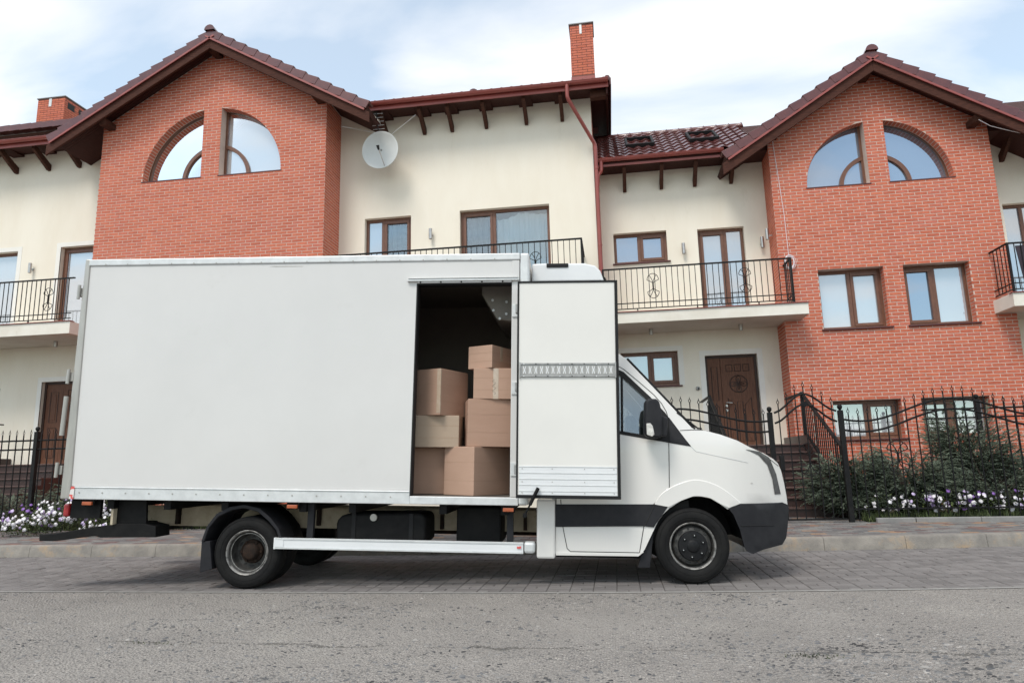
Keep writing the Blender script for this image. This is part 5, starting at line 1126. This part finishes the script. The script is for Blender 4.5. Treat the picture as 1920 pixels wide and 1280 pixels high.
MB().tube([(0, .2, .345), (0, 1.8, .345)], .06, 10).lathe([(.02, -.2), (.15, -.1), (.16, 0), (.15, .1), (.02, .2)], (0, 1.0, .36), 'Y', 20).build('rear_axle', 'black', TR, smooth=40); MB().tube([(4.325, .15, .345), (4.325, 1.8, .345)], .045, 8).build('front_axle', 'black', TR)
# ---- underbody
fo_ = [(-.476, .444), (-.432, .592), (-.342, .714), (-.205, .783), (-.063, .806), (.097, .774), (.217, .683), (.31, .578), (.345, .486)]
fi_ = [(.315, .486), (.28, .568), (.195, .655), (.085, .738), (-.063, .772), (-.19, .750), (-.318, .688), (-.405, .578), (-.446, .444)]
part(MB().prism(fo_+fi_, -.01, .52), 'rear_mudguard', 'plastic', bevel=.006)
inner = [(a*.86-.01, (b-.45)*.9+.45) for a, b in fo_]
part(MB().prism(fo_+[(p[0], p[1]) for p in reversed(inner)], .30, .52), 'mudguard_inner', 'black')
part(MB().prism([(-.476, .444), (-.390, .45), (-.345, .183), (-.47, .148)], .0, .50), 'rear_mud_flap', 'plastic', bevel=.006)
CHS = part(MB().box(-1.55, 3.4, .66, .73, .54, .735).box(-1.55, 3.4, .655, .66, .73, .745).box(-1.55, 3.4, .655, .66, .53, .545), 'chassis_rail', 'chassis'); part(MB().box(-1.55, 3.4, 1.30, 1.37, .54, .735), 'chassis_rail', 'chassis')
for u in (-1.5, -.9, -.3, .5, 1.0, 1.9, 2.5): part(MB().box(u, u+.07, .0, 2.0, .745, .84), 'cross_member', 'black')
for u, w0, w1 in ((.46, .56, .73), (1.60, .545, .735), (1.80, .545, .72), (2.68, .55, .72), (-1.12, .55, .73)): part(MB().box(u, u+.035, .60, .657, w0, w1), 'bracket', 'rust')
part(MB().box(2.03, 2.48, .25, .85, .44, .80), 'tool_box', 'black', bevel=.02)
tkp = [(.846, .46), (.840, .625), (.852, .665), (.89, .705), (.95, .725), (1.64, .742), (1.71, .735), (1.742, .70), (1.75, .47), (1.70, .43), (.90, .42)]
ft = part(MB().prism([(a, b) for a, b in tkp], .12, .60), 'fuel_tank', 'black', bevel=.035, smooth=50); part(MB().lathe([(.035, -.03), (.035, 0), (.02, .0)], (1.225, .118, .695), 'Y', 14), 'filler_cap', 'alu_post', ft, smooth=40)
for u in (1.0, 1.58): part(MB().box(u, u+.04, .112, .13, .43, .735), 'tank_strap', 'seal', ft)
for u in (.57, 2.555): part(MB().box(u, u+.062, .05, .10, .42, .82), 'guard_post', 'plastic')
gd = part(MB().box(.288, 2.72, -.02, .02, .392, .495), 'side_guard', 'unit_white', bevel=.004); part(MB().box(.288, 2.72, -.026, -.019, .480, .494).box(.288, 2.72, -.026, -.019, .393, .408), 'guard_lip', 'alu', gd); part(MB().box(2.725, 2.832, -.022, .10, .394, .502), 'guard_end', 'alu', gd, bevel=.025); part(MB().box(.272, .287, -.022, .02, .39, .497).box(.289, .37, -.0255, -.02, .41, .478), 'guard_end_cap', 'unit_white', gd)
part(MB().box(2.66, 2.70, -.0285, -.0262, .44, .462), 'marking_tape', 'redwhite', gd)
for u0 in (-1.716, .405, 2.526): mk = part(MB().box(u0, u0+.104, -.085, -.06, .782, .816), 'side_marker', 'orange', bevel=.005); part(MB().box(u0-.01, u0+.114, -.06, -.03, .775, .84), 'marker_mount', 'black', mk)
part(MB().box(-1.885, -1.57, .0, .04, .648, .838), 'lamp_carrier', 'black'); part(MB().box(-1.955, -1.895, -.02, .10, .660, .788), 'tail_lamp', 'red', bevel=.018)
part(MB().prism([(-1.471, .835), (-1.444, .835), (-1.438, .587), (-1.462, .587)], .02, .10), 'lift_bracket', 'chassis'); part(MB().prism([(-1.444, .835), (-1.14, .835), (-1.12, .587), (-1.438, .587)], .08, .11), 'lift_plate', 'black')
stp = [(-2.233, .475), (-2.069, .487), (-1.631, .563), (-1.426, .592), (-1.119, .600), (-.997, .576), (-.986, .470), (-1.573, .457), (-1.635, .473), (-2.045, .414), (-2.224, .411)]
part(MB().prism(stp, .05, .30), 'tail_lift_arm', 'black', bevel=.006); part(MB().prism(stp, 1.65, 1.9), 'tail_lift_arm', 'black', bevel=.006); part(MB().box(-1.5, -1.35, .3, 1.7, .46, .58), 'under_run_bar', 'black', bevel=.01)
part(MB().tube([(.6, .85, .52), (1.2, .9, .50), (3.1, .9, .50)], .03, 8), 'propeller_shaft', 'rust', smooth=50); part(MB().box(3.0, 4.2, .5, 1.5, .45, .75), 'gearbox', 'black', bevel=.05)
# ================================================================== CARDBOARD BOXES in the cargo bay (tilted with the floor)
BM = TM @ Matrix(((RC, 0, RS, 0), (0, 1, 0, 0), (-RS, 0, RC, 0), (0, 0, 0, 1)))
def carton(label, uc, vc, w0, h, ang, la, lb, m, tape=None):
    """corner nearest the viewer at (uc, vc); left face runs la at `ang` from the truck side, right face lb"""
    a = math.radians(ang); R = Matrix(((-math.cos(a), math.sin(a), 0, uc), (math.sin(a), math.cos(a), 0, vc), (0, 0, 1, w0), (0, 0, 0, 1)))
    o = MB().box(0, la, 0, lb, 0, h).build('cardboard_box', m, None, bevel=.004); o.matrix_world = BM @ R @ Matrix.Identity(4)
    tag(o, label, 'box', 'moving boxes in the cargo bay')
    def p(mb, name, mm): return mb.build(name, mm, o)
    for z in (h*.30, h*.68): p(MB().box(-.0012, la*.995, -.0012, .0005, z-.0012, z+.0012).box(-.0012, .0005, 0, lb*.995, z-.0012, z+.0012), 'crease', 'crease')
    p(MB().box(.004, la-.004, .004, lb*.498, h, h+.004).box(.004, la-.004, lb*.502, lb-.004, h, h+.004), 'flap', m)
    if tape == 'edge': p(MB().box(-.0016, .045, -.0016, -.0004, .02, h-.0).box(-.0016, -.0004, -.0004, .012, .02, h), 'tape', 'tape')
    if tape == 'right': p(MB().box(-.0018, -.0006, lb*.40, lb*.40+.055, 0, h), 'tape', 'tape'); p(MB().tube([(-.003, lb*.40+.01+.02*math.sin(i*2.1), h*.15+i*h*.055) for i in range(10)], .003, 5), 'tape_fold', 'tape')
    if tape == 'rightlow': p(MB().box(-.0018, -.0006, lb*.35, lb*.35+.05, h*.35, h), 'tape', 'tape')
    return o
carton('large tan box with its corner forward, bottom right of the pile', 2.222, .06, .918, .475, 33, .40, .62, 'card2')
carton('tan box, bottom left of the pile, half hidden by the box beside it', 1.40, .36, .918, .468, 88, .58, .60, 'card1')
carton('greyish flat box in the middle of the left stack', 1.50, .20, 1.39, .318, 89, .5, .54, 'card3')
carton('tall brown box with a taped corner, top of the left stack', 1.855, .12, 1.712, .472, 27, .34, .48, 'card1', 'edge')
carton('big tan box on the right, second from the floor', 2.142, .12, 1.398, .475, 77, .38, .54, 'card1')
carton('tan box with crumpled tape across its front, third in the right stack', 2.19, .14, 1.878, .312, 84, .36, .50, 'card2', 'right')
carton('smallest box, turned corner forward, on top of the right stack', 2.378, .13, 2.196, .232, 28, .30, .42, 'card2', 'rightlow')
